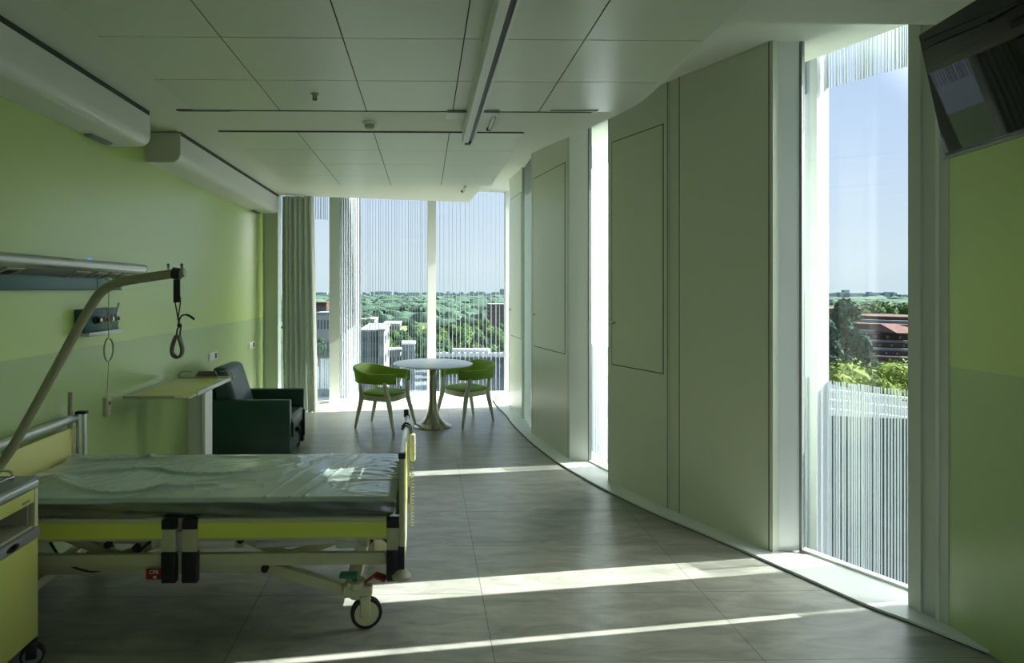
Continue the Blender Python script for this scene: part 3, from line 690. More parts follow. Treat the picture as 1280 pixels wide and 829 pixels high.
# headboard
for yy in (BY0 + .02, BY1 - .005):
    for dx in (.03, .068):
        bm = new(); box(bm, BXH - .02 + dx, BXH - .004 + dx, yy - .016, yy + .016, .36, .892, .004); obj('headboard_post', bm, 'alu', t)
    bm = new(); box(bm, BXH + .005, BXH + .07, yy - .02, yy + .02, .888, .905, .005); obj('headboard_cap', bm, 'black', t)
bm = new(); tube(bm, [(BXH + .0, BY0, .865), (BXH + .0, BY1, .865)], .027, 14); obj('headboard_handle', bm, 'alu', t)
bm = new(); box(bm, BXH - .012, BXH + .010, BY0 + .02, BY1 - .02, .48, .815, .006); obj('headboard_panel', bm, 'yellow_panel', t)
bm = new(); tube(bm, [(BXH + .0, BY1 - .06, .55), (BXH + .0, BY1 - .06, 1.03)], .013, 10); obj('drip_pole_socket', bm, 'steel', t)
# lifting pole
pp = [aty(-14, 610, 2.90), aty(20, 552, 2.90), aty(60, 479, 2.90), aty(92, 420, 2.90), aty(113, 384, 2.90), aty(128, 364, 2.90), aty(150, 353, 2.90), aty(190, 346, 2.90), aty(231, 340.5, 2.90)]
pp = [Vector((-2.115, 2.90, .42))] + pp
bm = new(); tube(bm, smooth_path(pp, 6), .0225, 14); pole_o = obj('lifting_pole', bm, 'pole', t)
e_ = aty(218, 342, 2.90)
for d in (-.03, .035):
    bm = new(); lathe(bm, [(.006, 0), (.006, .02), (.009, .024), (0, .03)], (e_.x + d, 2.90, e_.z + .02), 8); obj('stop_pin', bm, 'steel', pole_o)

# grab strap hanging from the pole
sx, sz = e_.x + .012, e_.z
t = thing('grab_strap', 'black and brown grab handle hanging from the lifting pole', 'strap', (sx, 2.90, 1.32))
bm = new(); lathe(bm, [(.0232, -.019), (.028, -.019), (.028, .019), (.0232, .019)], (sx, 2.90, sz), 18, Matrix.Rotation(R(8), 4, 'Y') @ AXX); obj('loop', bm, 'black', t)
bm = new(); box(bm, sx - .016, sx + .016, 2.894, 2.906, sz - .14, sz - .028, .003); obj('webbing', bm, 'black', t)
def w(px, py): v = aty(px, py, 2.90); return (v.x, v.y, v.z)
bm = new()
tube(bm, smooth_path([w(219, 370), w(219, 378), w(221.5, 392), w(222.5, 400)], 5), .0032, 6); tube(bm, smooth_path([w(225, 370), w(225.5, 378), w(223.5, 392), w(222.5, 400)], 5), .0032, 6)
tube(bm, smooth_path([w(222.5, 398), w(224, 405), w(221.5, 413), w(220.5, 421)], 5), .004, 6); tube(bm, smooth_path([w(222.5, 404), w(226, 408), w(224.5, 421)], 5), .004, 6); obj('cord', bm, 'black', t)
bm = new(); tube(bm, smooth_path([w(223, 404), w(226, 396), w(231, 393.5), w(237, 395), w(243, 399.5)], 5), [.004] * 12 + [.006] * 9, 6); obj('cord_tail', bm, 'black', t)
bm = new(); lathe(bm, [(0, -.012), (.010, -.008), (.012, 0), (.010, .008), (0, .012)], w(224.5, 407), 10); obj('knot', bm, 'black', t)
bm = new(); hp = smooth_path([w(221, 419), w(217, 428), w(215, 438), w(217, 444.5), (w(222, 447)[0], 2.9, w(222, 447)[2]), w(226.5, 444), w(228, 437), w(226, 428), w(223.5, 419)], 5)
for A in range(len(hp) - 1):
    beam(bm, hp[A], hp[A + 1] + (hp[A + 1] - hp[A]) * .2, .034, .012, (0, 0, 1) if abs((hp[A + 1] - hp[A]).normalized().z) < .8 else (1, 0, 0), .003)
bmesh.ops.remove_doubles(bm, verts=bm.verts, dist=.0003); obj('handle', bm, 'leather', t)

# --- mattress with plastic film
def ridge(v, sharp): return max(0.0, 1 - abs(noise.noise(v)) * sharp)
def wrinkle(x, y):
    """height of the loose film: long diagonal pulls, sharp fold ridges and fine creases"""
    u, v = x * .80 + y * .60, y * .80 - x * .60
    z = .006 * noise.noise(Vector((u * 1.3, v * 4.0, 1.7)))
    k = min(1.0, max(0.0, (-.75 - x) / .35 + .35))          # head two thirds: big pulls
    z += .022 * k * ridge(Vector((u * 1.1, v * 3.4, 8.8)), 6.0) ** 2
    z += .016 * k * ridge(Vector((u * .8 - v * 1.6, v * 3.0 + u * 1.8, 3.1)), 7.0) ** 2
    f = min(1.0, max(0.0, (x + .62) / .25))                  # foot end: fine cross creases
    z += .0045 * f * ridge(Vector((x * 3.0, y * 17.0 + x * 3, 5.5)), 3.5) ** 2
    z += .003 * ridge(Vector((x * 7 + y * 3, y * 12 - x * 5, 2.2)), 3.0) ** 2
    return z
mx0, mx1, my0, my1, mz0, mz1 = -2.07, -.145, BY0 + .025, BY1 - .04, .5535, .645
mt = thing('mattress', 'dark blue-green mattress wrapped in wrinkled clear plastic on the hospital bed', 'mattress', (-1.1, 3.27, .555))
bm = new(); box(bm, mx0, mx1, my0, my1, mz0, mz1, .03, 4); obj('mattress_core', bm, 'vinyl', mt)
bm = new(); NX, NY = 300, 130; grid = []
def film_pt(u, v):
    # v 0..1 wraps: near skirt, top, far skirt
    x = mx0 - .008 + (mx1 - mx0 + .016) * u
    if v < .16:
        k = v / .16; y = my0 - .008 - .004 * math.sin(k * 9 + x * 7) * (1 - k); z = mz0 + .006 + (mz1 - mz0) * k * .93
        y += .006 * noise.noise(Vector((x * 9, k * 2, 3.3)))
        if k > .85: y += .02 * (k - .85) / .15
    elif v > .86:
        k = (1 - v) / .14; y = my1 + .008; z = mz0 + .006 + (mz1 - mz0) * k * .93
        if k > .85: y -= .02 * (k - .85) / .15
    else:
        k = (v - .16) / .70; y = my0 + .012 + (my1 - my0 - .024) * k; z = mz1 + .004 + max(0, wrinkle(x, y)) * min(1, k * 8, (1 - k) * 8)
        # two packing folds across the foot third
        for c in (-.74, -.62, -.55):
            dd = (x - c) - (y - 3.0) * .28; z += .008 * math.exp(-(dd / .007) ** 2)
        # head section: gentle crown
        z += .006 * math.sin(math.pi * k)
    if u > .965:
        q = (u - .965) / .035; z -= (.02 * q * q) if v >= .16 and v <= .86 else 0
    return Vector((x, y, z))
for i in range(NX + 1): grid.append([bm.verts.new(film_pt(i / NX, j / NY)) for j in range(NY + 1)])
for i in range(NX):
    for j in range(NY): bm.faces.new((grid[i][j], grid[i + 1][j], grid[i + 1][j + 1], grid[i][j + 1]))
# gathered foot end
for i in (NX,):
    low = [bm.verts.new((mx1 + .010, v.co.y, mz0 + .01)) for v in grid[NX]]
    for j in range(NY): bm.faces.new((grid[NX][j], grid[NX][j + 1], low[j + 1], low[j]))
pc = obj('plastic_cover', bm, 'film', mt, smooth=60)
pc.data.materials.append(M['film_clear'])                    # clings clear to the sides; pale haze on top also imitates window sheen
for pl in pc.data.polygons:
    if abs(pl.normal.z) < .45 and pl.center.z < .0805: pl.material_index = 1

# --- hand control hooked on footboard
hx = BXF + .03
t = thing('hand_control', 'beige hand control with coiled cable hooked over the bed footboard', 'remote control', (hx, 3.25, .3))
bm = new(); tube(bm, smooth_path([(BXF - .03, 3.42, .862), (BXF - .012, 3.42, .884), (BXF + .016, 3.42, .87), (BXF + .025, 3.42, .82)], 5), .006, 8); tube(bm, smooth_path([(BXF - .03, 3.36, .862), (BXF - .012, 3.36, .884), (BXF + .016, 3.36, .87), (BXF + .025, 3.36, .82)], 5), .006, 8); obj('hook', bm, 'black', t)
bm = new(); box(bm, hx - .014, hx + .018, 3.33, 3.45, .69, .84, .01, 3); h_ = obj('control_body', bm, 'beige', t)
bm = new()
for k in range(4): box(bm, hx + .017, hx + .021, 3.355, 3.385, .72 + k * .027, .735 + k * .027, .002); box(bm, hx + .017, hx + .021, 3.395, 3.425, .72 + k * .027, .735 + k * .027, .002)
obj('control_buttons', bm, 'grey', h_)
bm = new(); coil = [(hx + .01 * math.cos(k * .9), 3.39 + .01 * math.sin(k * .9), .69 - k * .0026) for k in range(150)]; tube(bm, coil, .0032, 5); obj('coiled_cable', bm, 'beige', t)

# --- overbed table
t = thing('overbed_table', 'yellow topped overbed table on a white column beside the green armchair', 'table', (-1.9, 4.6, 0))
A_ = atz(160, 497, .90); B_ = atz(243, 497, .90); C_ = atz(284, 472, .905); D_ = atz(217, 472, .905)
x0, x1 = -2.10, -1.64; y0, y1 = A_.y, C_.y
bm = new(); box(bm, x0, x1, y0, y1, .885, .900, .006); obj('tray_board', bm, 'cream', t)
bm = new(); box(bm, x0 + .04, x1 - .06, y0 + .05, y1 - .06, .8995, .9025, .001); obj('tray_inlay', bm, 'yellow_pale', t)
bm = new(); box(bm, x0, x1 - .1, y0 - .004, y0 + .02, .895, .910, .005); obj('front_lip', bm, 'beige', t)
bm = new(); box(bm, x1 - .012, x1 + .008, y0 + .15, y1, .880, .912, .006); obj('side_lip', bm, 'alu', t)
bm = new(); box(bm, x0, x0 + .015, y0, y1, .895, .912, .005); obj('side_lip', bm, 'beige', t)
bm = new(); box(bm, x0 - .0, x1 + .02, y1, y1 + .05, .885, .912, .006); obj('rear_ledge', bm, 'beige', t)
for (xa, xb) in ((x0 + .12, x0 + .01), (x1 - .10, x1 - .0)):
    bm = new(); tube(bm, smooth_path([(xa, y1 + .025, .95), (xa + (xb - xa) * .3, y1 + .025, .955), (xb - (xb - xa) * .25, y1 + .025, .95), (xb, y1 + .025, .925), (xb, y1 + .025, .905)], 4), .005, 8); obj('wire_rail', bm, 'steel', t)
bm = new(); prism_ = [(x0 + .15, .91), (x1 - .12, .91), (x1 - .14, .955), (x0 + .18, .955)]
extrude_profile(bm, [Vector((a, 0, b)) for a, b in prism_], (0, y1 + .015, 0), (0, y1 + .035, 0)); obj('book_clip', bm, 'leather', t)
cb = aty(239, 500, 4.80).x; cc = aty(256, 500, 4.80).x
bm = new(); box(bm, cb, cc + .01, 4.72, 4.86, .07, .885, .008); obj('column', bm, 'frame', t)
bm = new(); box(bm, cc + .008, cc + .036, 4.71, 4.87, .07, .88, .004); obj('column_edge', bm, 'white', t)
bm = new(); box(bm, cb + .02, cc, 4.25, 5.25, .05, .10, .012); box(bm, cb + .02, x0, 4.25, 4.31, .05, .095, .01); box(bm, cb + .02, x0, 5.19, 5.25, .05, .095, .01); obj('foot_frame', bm, 'cream', t)
for (xx, yy) in ((cc - .03, 4.28), (cc - .03, 5.22), (x0 + .03, 4.28), (x0 + .03, 5.22)): castor(t, xx, yy, .022, 'grey', 40, .055)

# --- armchair
ax0, ax1, ay0, ay1 = -2.14, -1.27, 5.63, 6.36
t = thing('armchair', 'boxy dark green vinyl armchair with tall back cushion against the wall', 'armchair', ((ax0 + ax1) / 2, (ay0 + ay1) / 2, 0))
for (ya, yb) in ((ay0, ay0 + .085), (ay1 - .085, ay1)):
    bm = new(); box(bm, ax0 + .0, ax1, ya, yb, .055, .607, .014, 3); obj('arm', bm, 'dgreen', t)
bm = new(); box(bm, ax0 + .05, ax1 - .03, ay0 + .087, ay1 - .087, .07, .27, .008); obj('seat_base', bm, 'dgreen', t)
bm = new(); box(bm, ax0 + .28, ax1 + .0, ay0 + .088, ay1 - .088, .27, .435, .035, 4); obj('seat_cushion', bm, 'dgreen', t)
def slant(bm, x0b, x1b, x0t, x1t, ya, yb, z0, z1, bev):
    t_ = bmesh.new(); box(t_, 0, 1, ya, yb, z0, z1)
    for v in t_.verts:
        k = (v.co.z - z0) / (z1 - z0); lo, hi = x0b + (x0t - x0b) * k, x1b + (x1t - x1b) * k
        v.co.x = lo + (hi - lo) * v.co.x
    bmesh.ops.bevel(t_, geom=list(t_.edges), offset=bev, segments=4, profile=.5, affect='EDGES'); join(bm, t_)
bm = new(); slant(bm, ax0 + .02, ax0 + .16, ax0 - .0, ax0 + .11, ay0 + .10, ay1 - .09, .28, .835, .035); obj('back_frame', bm, 'dgreen', t)
vin_lit = mat('lit_dark_green_vinyl', (0.045, 0.085, 0.085), 0.38)  # dark green vinyl with the reflected light on the cushion put into its colour
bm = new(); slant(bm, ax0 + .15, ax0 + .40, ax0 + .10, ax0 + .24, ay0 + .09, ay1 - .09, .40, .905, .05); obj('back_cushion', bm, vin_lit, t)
for yy, z0, z1 in ((ay0 + .10, .24, .38), (ay1 - .10, .13, .40)):
    bm = new(); box(bm, ax1 - .005, ax1 + .018, yy - .014, yy + .014, z0, z1, .006); obj('front_handle', bm, 'black', t)
bm = new(); lathe(bm, [(.03, 0), (.03, .012), (.016, .018), (.016, .03), (0, .03)], (ax1 - .03, (ay0 + ay1) / 2 + .08, .24), 14, AXX); beam(bm, (ax1 - .005, (ay0 + ay1) / 2 + .08, .26), (ax1 + .03, (ay0 + ay1) / 2 + .02, .19), .02, .014, bev=.004); obj('release_lever', bm, 'black', t)
for xx in (ax0 + .08, ax1 - .07):
    for yy in (ay0 + .05, ay1 - .05): castor(t, xx, yy, .022, 'grey', 30, .058)

# --- tulip table
tc = aty(541, 453, 7.2)
t = thing('round_table', 'round white pedestal table with flared steel base between the two green chairs', 'table', (tc.x, 7.2, 0))
bm = new(); lathe(bm, [(0, .735), (.40, .735), (.455, .742), (.48, .755), (.478, .762), (.47, .765), (0, .765)], (tc.x, 7.2, 0), 56); obj('tabletop', bm, 'tabletop', t)
bm = new(); lathe(bm, [(0, .0), (.222, .0), (.226, .006), (.215, .016), (.17, .034), (.125, .066), (.09, .115), (.066, .18), (.052, .26), (.045, .36), (.043, .60), (.048, .70), (.075, .734), (0, .734)], (tc.x, 7.2, 0), 44); obj('pedestal', bm, 'steel', t)

# --- green tub chairs (built facing +X)
def make_chair(label):
    t = thing('tub_chair', label, 'chair', (0, 0, 0), 0, 'green tub chairs at the round table')
    sh = .405
    def seat_poly(s=1.0):
        out = []
        for k in range(36):
            a = 2 * math.pi * k / 36; c, s_ = math.cos(a), math.sin(a)
            ex = .235 * (abs(c) ** .62) * (1 if c > 0 else -1); ey = (.235 + .025 * c) * (abs(s_) ** .62) * (1 if s_ > 0 else -1)
            out.append(Vector((ex * s, ey * s, 0)))
        return out
    P = seat_poly(1.0); bm = new(); lo = [Vector((p.x * .97, p.y * .97, .345)) for p in P]
    A = [bm.verts.new(p) for p in lo]; B = [bm.verts.new((p.x, p.y, sh)) for p in P]; bm.faces.new(A); bm.faces.new(B)
    for k in range(36): bm.faces.new((A[k], A[(k + 1) % 36], B[(k + 1) % 36], B[k]))
    obj('seat_frame', bm, 'wood', t, local=True)
    bm = new(); rings = []
    for s, z in ((.95, sh), (.97, sh + .012), (.95, sh + .028), (.85, sh + .038), (.5, sh + .044), (.2, sh + .045)):
        rings.append([bm.verts.new((p.x * s, p.y * s, z)) for p in P])
    for A, B in zip(rings, rings[1:]):
        for k in range(36): bm.faces.new((A[k], A[(k + 1) % 36], B[(k + 1) % 36], B[k]))
    bm.faces.new(rings[0]); bm.faces.new(rings[-1]); obj('seat', bm, 'chair_green', t, local=True)
    # U-shaped back band
    NP = 44; prof = []; bm = new()
    for i in range(NP + 1):
        s = i / NP; a = R(-152 + 304 * s) + math.pi      # from front left arm tip round the back
        ca, sa = math.cos(a), math.sin(a)
        x = .285 * (abs(ca) ** .8) * (1 if ca > 0 else -1) - .01; y = .285 * (abs(sa) ** .75) * (1 if sa > 0 else -1)
        back = max(0, -ca)                       # 1 at the middle of the back
        k = back ** 1.3
        top = .672 + .074 * k; bot = .555 - .012 * k
        th = .017 + .004 * k; lean = .036 * k + .006
        nx, ny = ca, sa; L = math.hypot(nx, ny); nx /= L; ny /= L
        ring = []
        for (u, v) in ((-1, .06), (-1, .94), (-.55, 1), (.55, 1), (1, .94), (1, .06), (.55, 0), (-.55, 0)):
            z = bot + (top - bot) * v; o_ = u * th + lean * v
            ring.append(bm.verts.new((x + nx * o_, y + ny * o_, z)))
        prof.append(ring)
    for A, B in zip(prof, prof[1:]):
        for k in range(8): bm.faces.new((A[k], A[(k + 1) % 8], B[(k + 1) % 8], B[k]))
    bm.faces.new(prof[0]); bm.faces.new(prof[-1]); obj('backrest', bm, 'chair_green', t, local=True, smooth=50)
    for sy in (-1, 1):
        for (fx, fy, sx_, sy_, tx, ty, tz) in ((.285, .272, .195, .235, .165, .272, .575), (-.285, .19, -.205, .175, -.215, .195, .58)):
            bm = new(); pts = [(fx, fy * sy, 0), (fx + (sx_ - fx) * .55, (fy + (sy_ - fy) * .55) * sy, .20), (sx_, sy_ * sy, .365), (tx + (sx_ - tx) * .4, (ty + (sy_ - ty) * .4) * sy, .47), (tx, ty * sy, tz)]
            rr = [.015, .024, .032, .026, .021]; sp = smooth_path(pts, 4); r2 = []
            for i in range(len(sp)):
                f = i / (len(sp) - 1) * 4; a = min(int(f), 3); r2.append(rr[a] + (rr[a + 1] - rr[a]) * (f - a))
            tube(bm, sp, r2, 10); obj('leg', bm, 'wood', t, local=True)
    return t
ch = make_chair('green tub chair nearer the grey curtain, facing the round table')
ch.location = (-.49, 7.17, 0); ch.rotation_euler = (0, 0, R(-26))
dup(ch, (.52, 7.48, 0), R(180 + 36), 'green tub chair nearer the curved wall, facing the round table')

# --- curtain
cxa, cxb, cyc = aty(353.5, 300, 8.02).x, aty(391, 300, 8.02).x, 8.02
t = thing('curtain', 'long grey pleated curtain hanging beside the far window', 'curtain', ((cxa + cxb) / 2, cyc, .02))
bm = new(); NU, NV = 120, 16; g_ = []
for i in range(NU + 1):
    u = i / NU; col = []
    for j in range(NV + 1):
        v = j / NV; z = .02 + (2.895 - .02) * v
        spread = 1.0 + .12 * (1 - v); x = cxa + (cxb - cxa) * (u * spread)
        ph = u * 2 * math.pi * 6.0 + 1.3 * noise.noise(Vector((u * 3, v * .7, 2))) * 2
        y = cyc + (.062 + .02 * (1 - v)) * math.sin(ph) + .02 * math.sin(ph * .5 + 1) + .01 * noise.noise(Vector((u * 9, v * 3, 1)))
        col.append(bm.verts.new((x + .012 * math.cos(ph), y, z)))
    g_.append(col)
for i in range(NU):
    for j in range(NV): bm.faces.new((g_[i][j], g_[i + 1][j], g_[i + 1][j + 1], g_[i][j + 1]))
c_ = obj('cloth', bm, 'curtain', t, smooth=80)

# --- television
TL = aty(1150.5, 42, 2.545); BL = aty(1180.5, 199.5, 2.545)
Br = atz(1280, 170.5, BL.z); Br = aty(1280, 164.5, Br.y)      # hung very slightly out of level
u = (Br - BL).normalized(); v = TL - BL; Hh = v.length; v.normalize()
u = (u - v * u.dot(v) * .5).normalized(); v = (v - u * v.dot(u)).normalized()
nn = u.cross(v).normalized()
if nn.x > 0: nn = -nn
Wd = 1.0
t = thing('tv', 'black flat television tilted down on the green wall beside the near window', 'television', (2.3, 2.2, 2.2))
c = BL + u * Wd / 2 + v * Hh / 2
bm = new(); obox(bm, c - nn * .022, u * Wd / 2, v * Hh / 2, nn * .02, .006); obj('cabinet', bm, 'bezel', t)
bm = new(); obox(bm, c - nn * .0012 + v * .008, u * (Wd / 2 - .008), v * (Hh / 2 - .016), nn * .0016); obj('screen', bm, 'screen', t)
bm = new(); obox(bm, BL + u * Wd / 2 + v * .006 + nn * .001, u * Wd / 2, v * .007, nn * .003, .002); obj('lower_bezel', bm, mat('grey_bezel', (.16, .17, .17), .3), t)
bm = new(); obox(bm, c - nn * .06, u * .2, v * .15, nn * .02, .01); obj('rear_housing', bm, 'bezel', t)
mc = c - nn * .085
bm = new(); obox(bm, mc, u * .1, v * .1, nn * .006); beam(bm, mc, (XR - .02, mc.y, mc.z - .02), .06, .05, bev=.005); box(bm, XR - .022, XR - .001, mc.y - .06, mc.y + .06, mc.z - .15, mc.z + .11); obj('wall_bracket', bm, 'black', t)

# --- ceiling rail with hoist plates
t = thing('ceiling_rail', 'white ceiling track with dark slot running above the bed foot', 'ceiling track', (.335, 2.0, 2.78))
bm = new()
x0, x1, z0, z1 = .292, .376, 2.782, 2.8965
prof = [Vector((x0, 0, z1)), Vector((x0, 0, z0)), Vector((x0 + .044, 0, z0)), Vector((x0 + .044, 0, z0 + .05)), Vector((x1 - .014, 0, z0 + .05)), Vector((x1 - .014, 0, z0)), Vector((x1, 0, z0)), Vector((x1, 0, z1))]
extrude_profile(bm, prof, (0, -1.5, 0), (0, 4.63, 0)); obj('track', bm, 'casing', t, smooth=0)
bm = new(); box(bm, x0 + .044, x1 - .014, -1.5, 4.62, z0 + .010, z0 + .052); obj('slot', bm, 'black', t)
bm = new(); box(bm, x1, x1 + .003, -1.5, 4.6, z0 + .02, z0 + .045); obj('side_groove', bm, 'grey', t)
bm = new(); box(bm, x0 + .018, x1 - .018, 4.60, 4.66, z0 - .004, z0 + .05, .004); obj('end_stop', bm, 'black', t)
for (xa, xb) in ((.155, .29), (.378, .52)):
    bm = new(); box(bm, xa, xb, 4.14, 4.32, 2.884, 2.8965, .003); o_ = obj('mounting_plate', bm, 'casing', t)
    bm = new(); box(bm, xa, xb, 4.125, 4.142, 2.876, 2.8965, .002); obj('plate_edge', bm, 'grey', o_)
# --- small ceiling fittings
def clip(pa, pb, label):
    a, b = atz(*pa, ZC - .016), atz(*pb, ZC - .016)
    t = thing('ceiling_clip', label, 'ceiling clip', ((a.x + b.x) / 2, (a.y + b.y) / 2, ZC - .03), group='steel clips on the ceiling')
    bm = new(); beam(bm, a, b, .020, .012, bev=.003); obj('bar', bm, 'casing', t)
    bm = new(); box(bm, a.x - .012, a.x + .012, a.y - .01, a.y + .03, ZC - .022, ZC, .003); obj('mount', bm, 'casing', t)
    bm = new(); box(bm, b.x - .022, b.x + .012, b.y - .012, b.y + .012, ZC - .026, ZC - .004, .004); obj('hook', bm, 'black', t)
    bm = new(); o_ = Vector((.013, 0, 0)); beam(bm, a + o_, b + o_, .004, .012); obj('edge', bm, 'black', t)
clip((617.5, 146), (611.5, 162), 'steel clip hanging right beside the ceiling track end')
clip((581.5, 233.5), (578.5, 239.5), 'steel clip on the ceiling nearest the far window')
p = atz(393.5, 122, ZC - .03)
t = thing('hanging_sprinkler', 'small dark sprinkler head set in a ceiling tile', 'sprinkler', (p.x, p.y, ZC - .05))
bm = new(); lathe(bm, [(.026, 0), (.024, -.006), (.010, -.008), (.010, -.03), (.006, -.035), (0, -.035)], (p.x, p.y, ZC - .006), 16); obj('body', bm, 'beige', t)
bm = new(); lathe(bm, [(0, -.045), (.016, -.045), (.016, -.042), (0, -.042)], (p.x, p.y, ZC), 16); box(bm, p.x - .012, p.x - .009, p.y - .003, p.y + .003, ZC - .044, ZC - .01); box(bm, p.x + .009, p.x + .012, p.y - .003, p.y + .003, ZC - .044, ZC - .01); obj('deflector', bm, 'black', t)
p = atz(462, 156, ZC - .02)
t = thing('smoke_detector', 'round white smoke detector between the two ceiling slots', 'smoke detector', (p.x, p.y, ZC - .05))
bm = new(); lathe(bm, [(0.052, 0), (.052, -.014), (.046, -.02), (0, -.02)], (p.x, p.y, ZC), 24); obj('base', bm, 'casing', t)
bm = new(); lathe(bm, [(.038, -.02), (.036, -.042), (.026, -.05), (0, -.051)], (p.x, p.y, ZC), 24); obj('head', bm, 'beige', t)

# ================================================================== OUTSIDE
GZ = -28.0
def ground_at(px, py): return atz(px, py, GZ)
bm = new()
NRX = 40
ringr = [20, 60, 120, 220, 400, 700, 1200, 2200, 4200]
rows = []
for r in ringr: rows.append([bm.verts.new((r * math.sin(R(-80 + 160 * k / NRX)), r * math.cos(R(-80 + 160 * k / NRX)), GZ)) for k in range(NRX + 1)])
for A, B in zip(rows, rows[1:]):
    for k in range(NRX): bm.faces.new((A[k], A[k + 1], B[k + 1], B[k]))
tag(obj('exterior_ground', bm, 'ground', at=(0, 0, GZ), smooth=0), 'green parkland ground far below the windows', 'ground', None, 'structure')
bm = new(); pa = [ground_at(476, 432), ground_at(536, 428), ground_at(530, 408), ground_at(496, 408)]
vs = [bm.verts.new((q.x, q.y, GZ + .15)) for q in pa]; bm.faces.new(vs)
tag(obj('exterior_lawn', bm, 'lawn', smooth=0), 'sunlit pale lawn beyond the far window', 'lawn', None, 'structure')
bm = new(); pa = [ground_at(380, 520), ground_at(640, 520), ground_at(640, 470), ground_at(560, 456), ground_at(380, 448)]
vs = [bm.verts.new((q.x, q.y, GZ + .1)) for q in pa]; bm.faces.new(vs)
tag(obj('exterior_road', bm, 'asphalt', smooth=0), 'grey paved yard and road below the far window', 'road', None, 'structure')

# --- trees
def leaf_cloud(bm, blobs, n, size, heart=.82):
    tot = sum(b[3] ** 2 for b in blobs)
    for (x, y, z, r) in blobs:
        # solid irregular heart
        t_ = bmesh.new(); bmesh.ops.create_icosphere(t_, subdivisions=2, radius=r * heart)
        for v in t_.verts: v.co *= 1 + .22 * noise.noise(v.co * (2.2 / r) + Vector((x, y, z)))
        join(bm, t_, Matrix.Translation((x, y, z)))
        for _ in range(int(n * r * r / tot)):
            d = Vector((random.gauss(0, 1), random.gauss(0, 1), random.gauss(0, 1))).normalized()
            p = Vector((x, y, z)) + d * r * random.uniform(.78, 1.08); s = size * random.uniform(.6, 1.4)
            a = Vector((random.gauss(0, 1), random.gauss(0, 1), random.gauss(0, 1))).normalized(); b = d.cross(a)
            if b.length < .1: continue
            b.normalize(); a = (d * .6 + b.cross(d)).normalized()
            vs = [bm.verts.new(p + a * s), bm.verts.new(p + b * s * .7), bm.verts.new(p - a * s), bm.verts.new(p - b * s * .7)]; bm.faces.new(vs)
def tree_proto(kind, n):
    me = []
    random.seed(n * 13 + 5)
    bm = new()
    if kind == 'conifer':
        for k in range(11):
            z = .16 + .80 * k / 10; rad = .30 * (1 - k / 11.5) + .02
            m_ = max(3, int(9 * (1 - k / 12)))
            for q in range(m_):
                a = q * 2 * math.pi / m_ + k * 1.1 + random.uniform(-.25, .25); rr = rad * random.uniform(.75, 1.1)
                # a drooping flat bough: chain of small leaf clumps
                for s in range(5):
                    f = (s + .8) / 5; p = Vector((math.cos(a) * rr * f, math.sin(a) * rr * f, z - .05 * f * f))
                    leaf_cloud(bm, [(p.x, p.y, p.z, .036 * (1.1 - .4 * f))], 34, .015, .5)
    else:
        blobs = [(0, 0, .62, .27)]
        for k in range(10):
            a = random.uniform(0, 2 * math.pi); rr = random.uniform(.12, .27); blobs.append((math.cos(a) * rr, math.sin(a) * rr, random.uniform(.36, .84), random.uniform(.11, .19)))
        leaf_cloud(bm, blobs, 9000 if n == 4 else 1700, .010 if n == 4 else .022)
    return bm
def make_tree(kind, n, leafm):
    bm = tree_proto(kind, n)
    t = thing('tree', None, 'tree')
    obj('crown', bm, leafm, t, local=True, smooth=0)
    bm = new(); tube(bm, [(0, 0, 0), (.01, 0, .3), (0, .01, .7)], [.03, .022, .008], 8); obj('trunk', bm, 'bark', t, local=True)
    return t
protos = {k: make_tree(a, n, m_) for k, a, n, m_ in (('g1', 'leafy', 1, 'leaf'), ('g2', 'leafy', 2, 'leaf'), ('d1', 'leafy', 3, 'leaf_dark'), ('y1', 'leafy', 4, 'leaf_yellow'), ('c1', 'conifer', 5, 'needle'))}
used = set()
def put_tree(k, x, y, h, wf, label, group=None, z=GZ):
    src = protos[k]
    if k not in used: used.add(k); o = src; o.location = (x, y, z)
    else: o = dup(src, (x, y, z), 0)
    o['label'] = label
    if group: o['group'] = group
    elif 'group' in o: del o['group']
    o.rotation_euler = (0, 0, random.uniform(0, 6.28)); o.scale = (h * wf, h * wf, h)
    return o
random.seed(21)
# through window_4
planted = []
def room_for(x, y, r):
    if any((x - a) ** 2 + (y - b) ** 2 < (.72 * (r + c)) ** 2 for a, b, c in planted): return False
    planted.append((x, y, r)); return True
def tree_px(k, px, ytop, dist, h, wf, label, group=None, spaced=False):
    q = aty(px, ytop, dist)
    if spaced and not room_for(q.x, q.y, h * wf * .42): return
    put_tree(k, q.x, q.y, h, wf, label, group, q.z - h * (.98 if k == 'c1' else 1.0))
tree_px('c1', 1056, 378, 62, 22, .85, 'tall dark conifer seen through the near window')
tree_px('c1', 1030, 400, 56, 20, .8, 'dark conifer half hidden by the white outer post')
tree_px('c1', 1078, 420, 58, 17, .8, 'shorter dark conifer in front of the brick block')
tree_px('y1', 1100, 448, 46, 13, 1.0, 'bright yellow-green tree below the brick block')
tree_px('y1', 1132, 453, 45, 13, .9, 'yellow-green tree at the edge of the near window')
tree_px('y1', 1082, 462, 44, 12, .7, 'yellow-green tree beside the dark conifers')
for k, (px, yt, ds, h) in enumerate(((1080, 374, 170, 17), (1101, 373, 175, 18), (1131, 377, 180, 16), (1060, 380, 190, 15), (1143, 376, 178, 17))):
    tree_px('g1', px, yt, ds, h, .95, 'round green tree standing behind the brick block', 'trees behind the brick block')
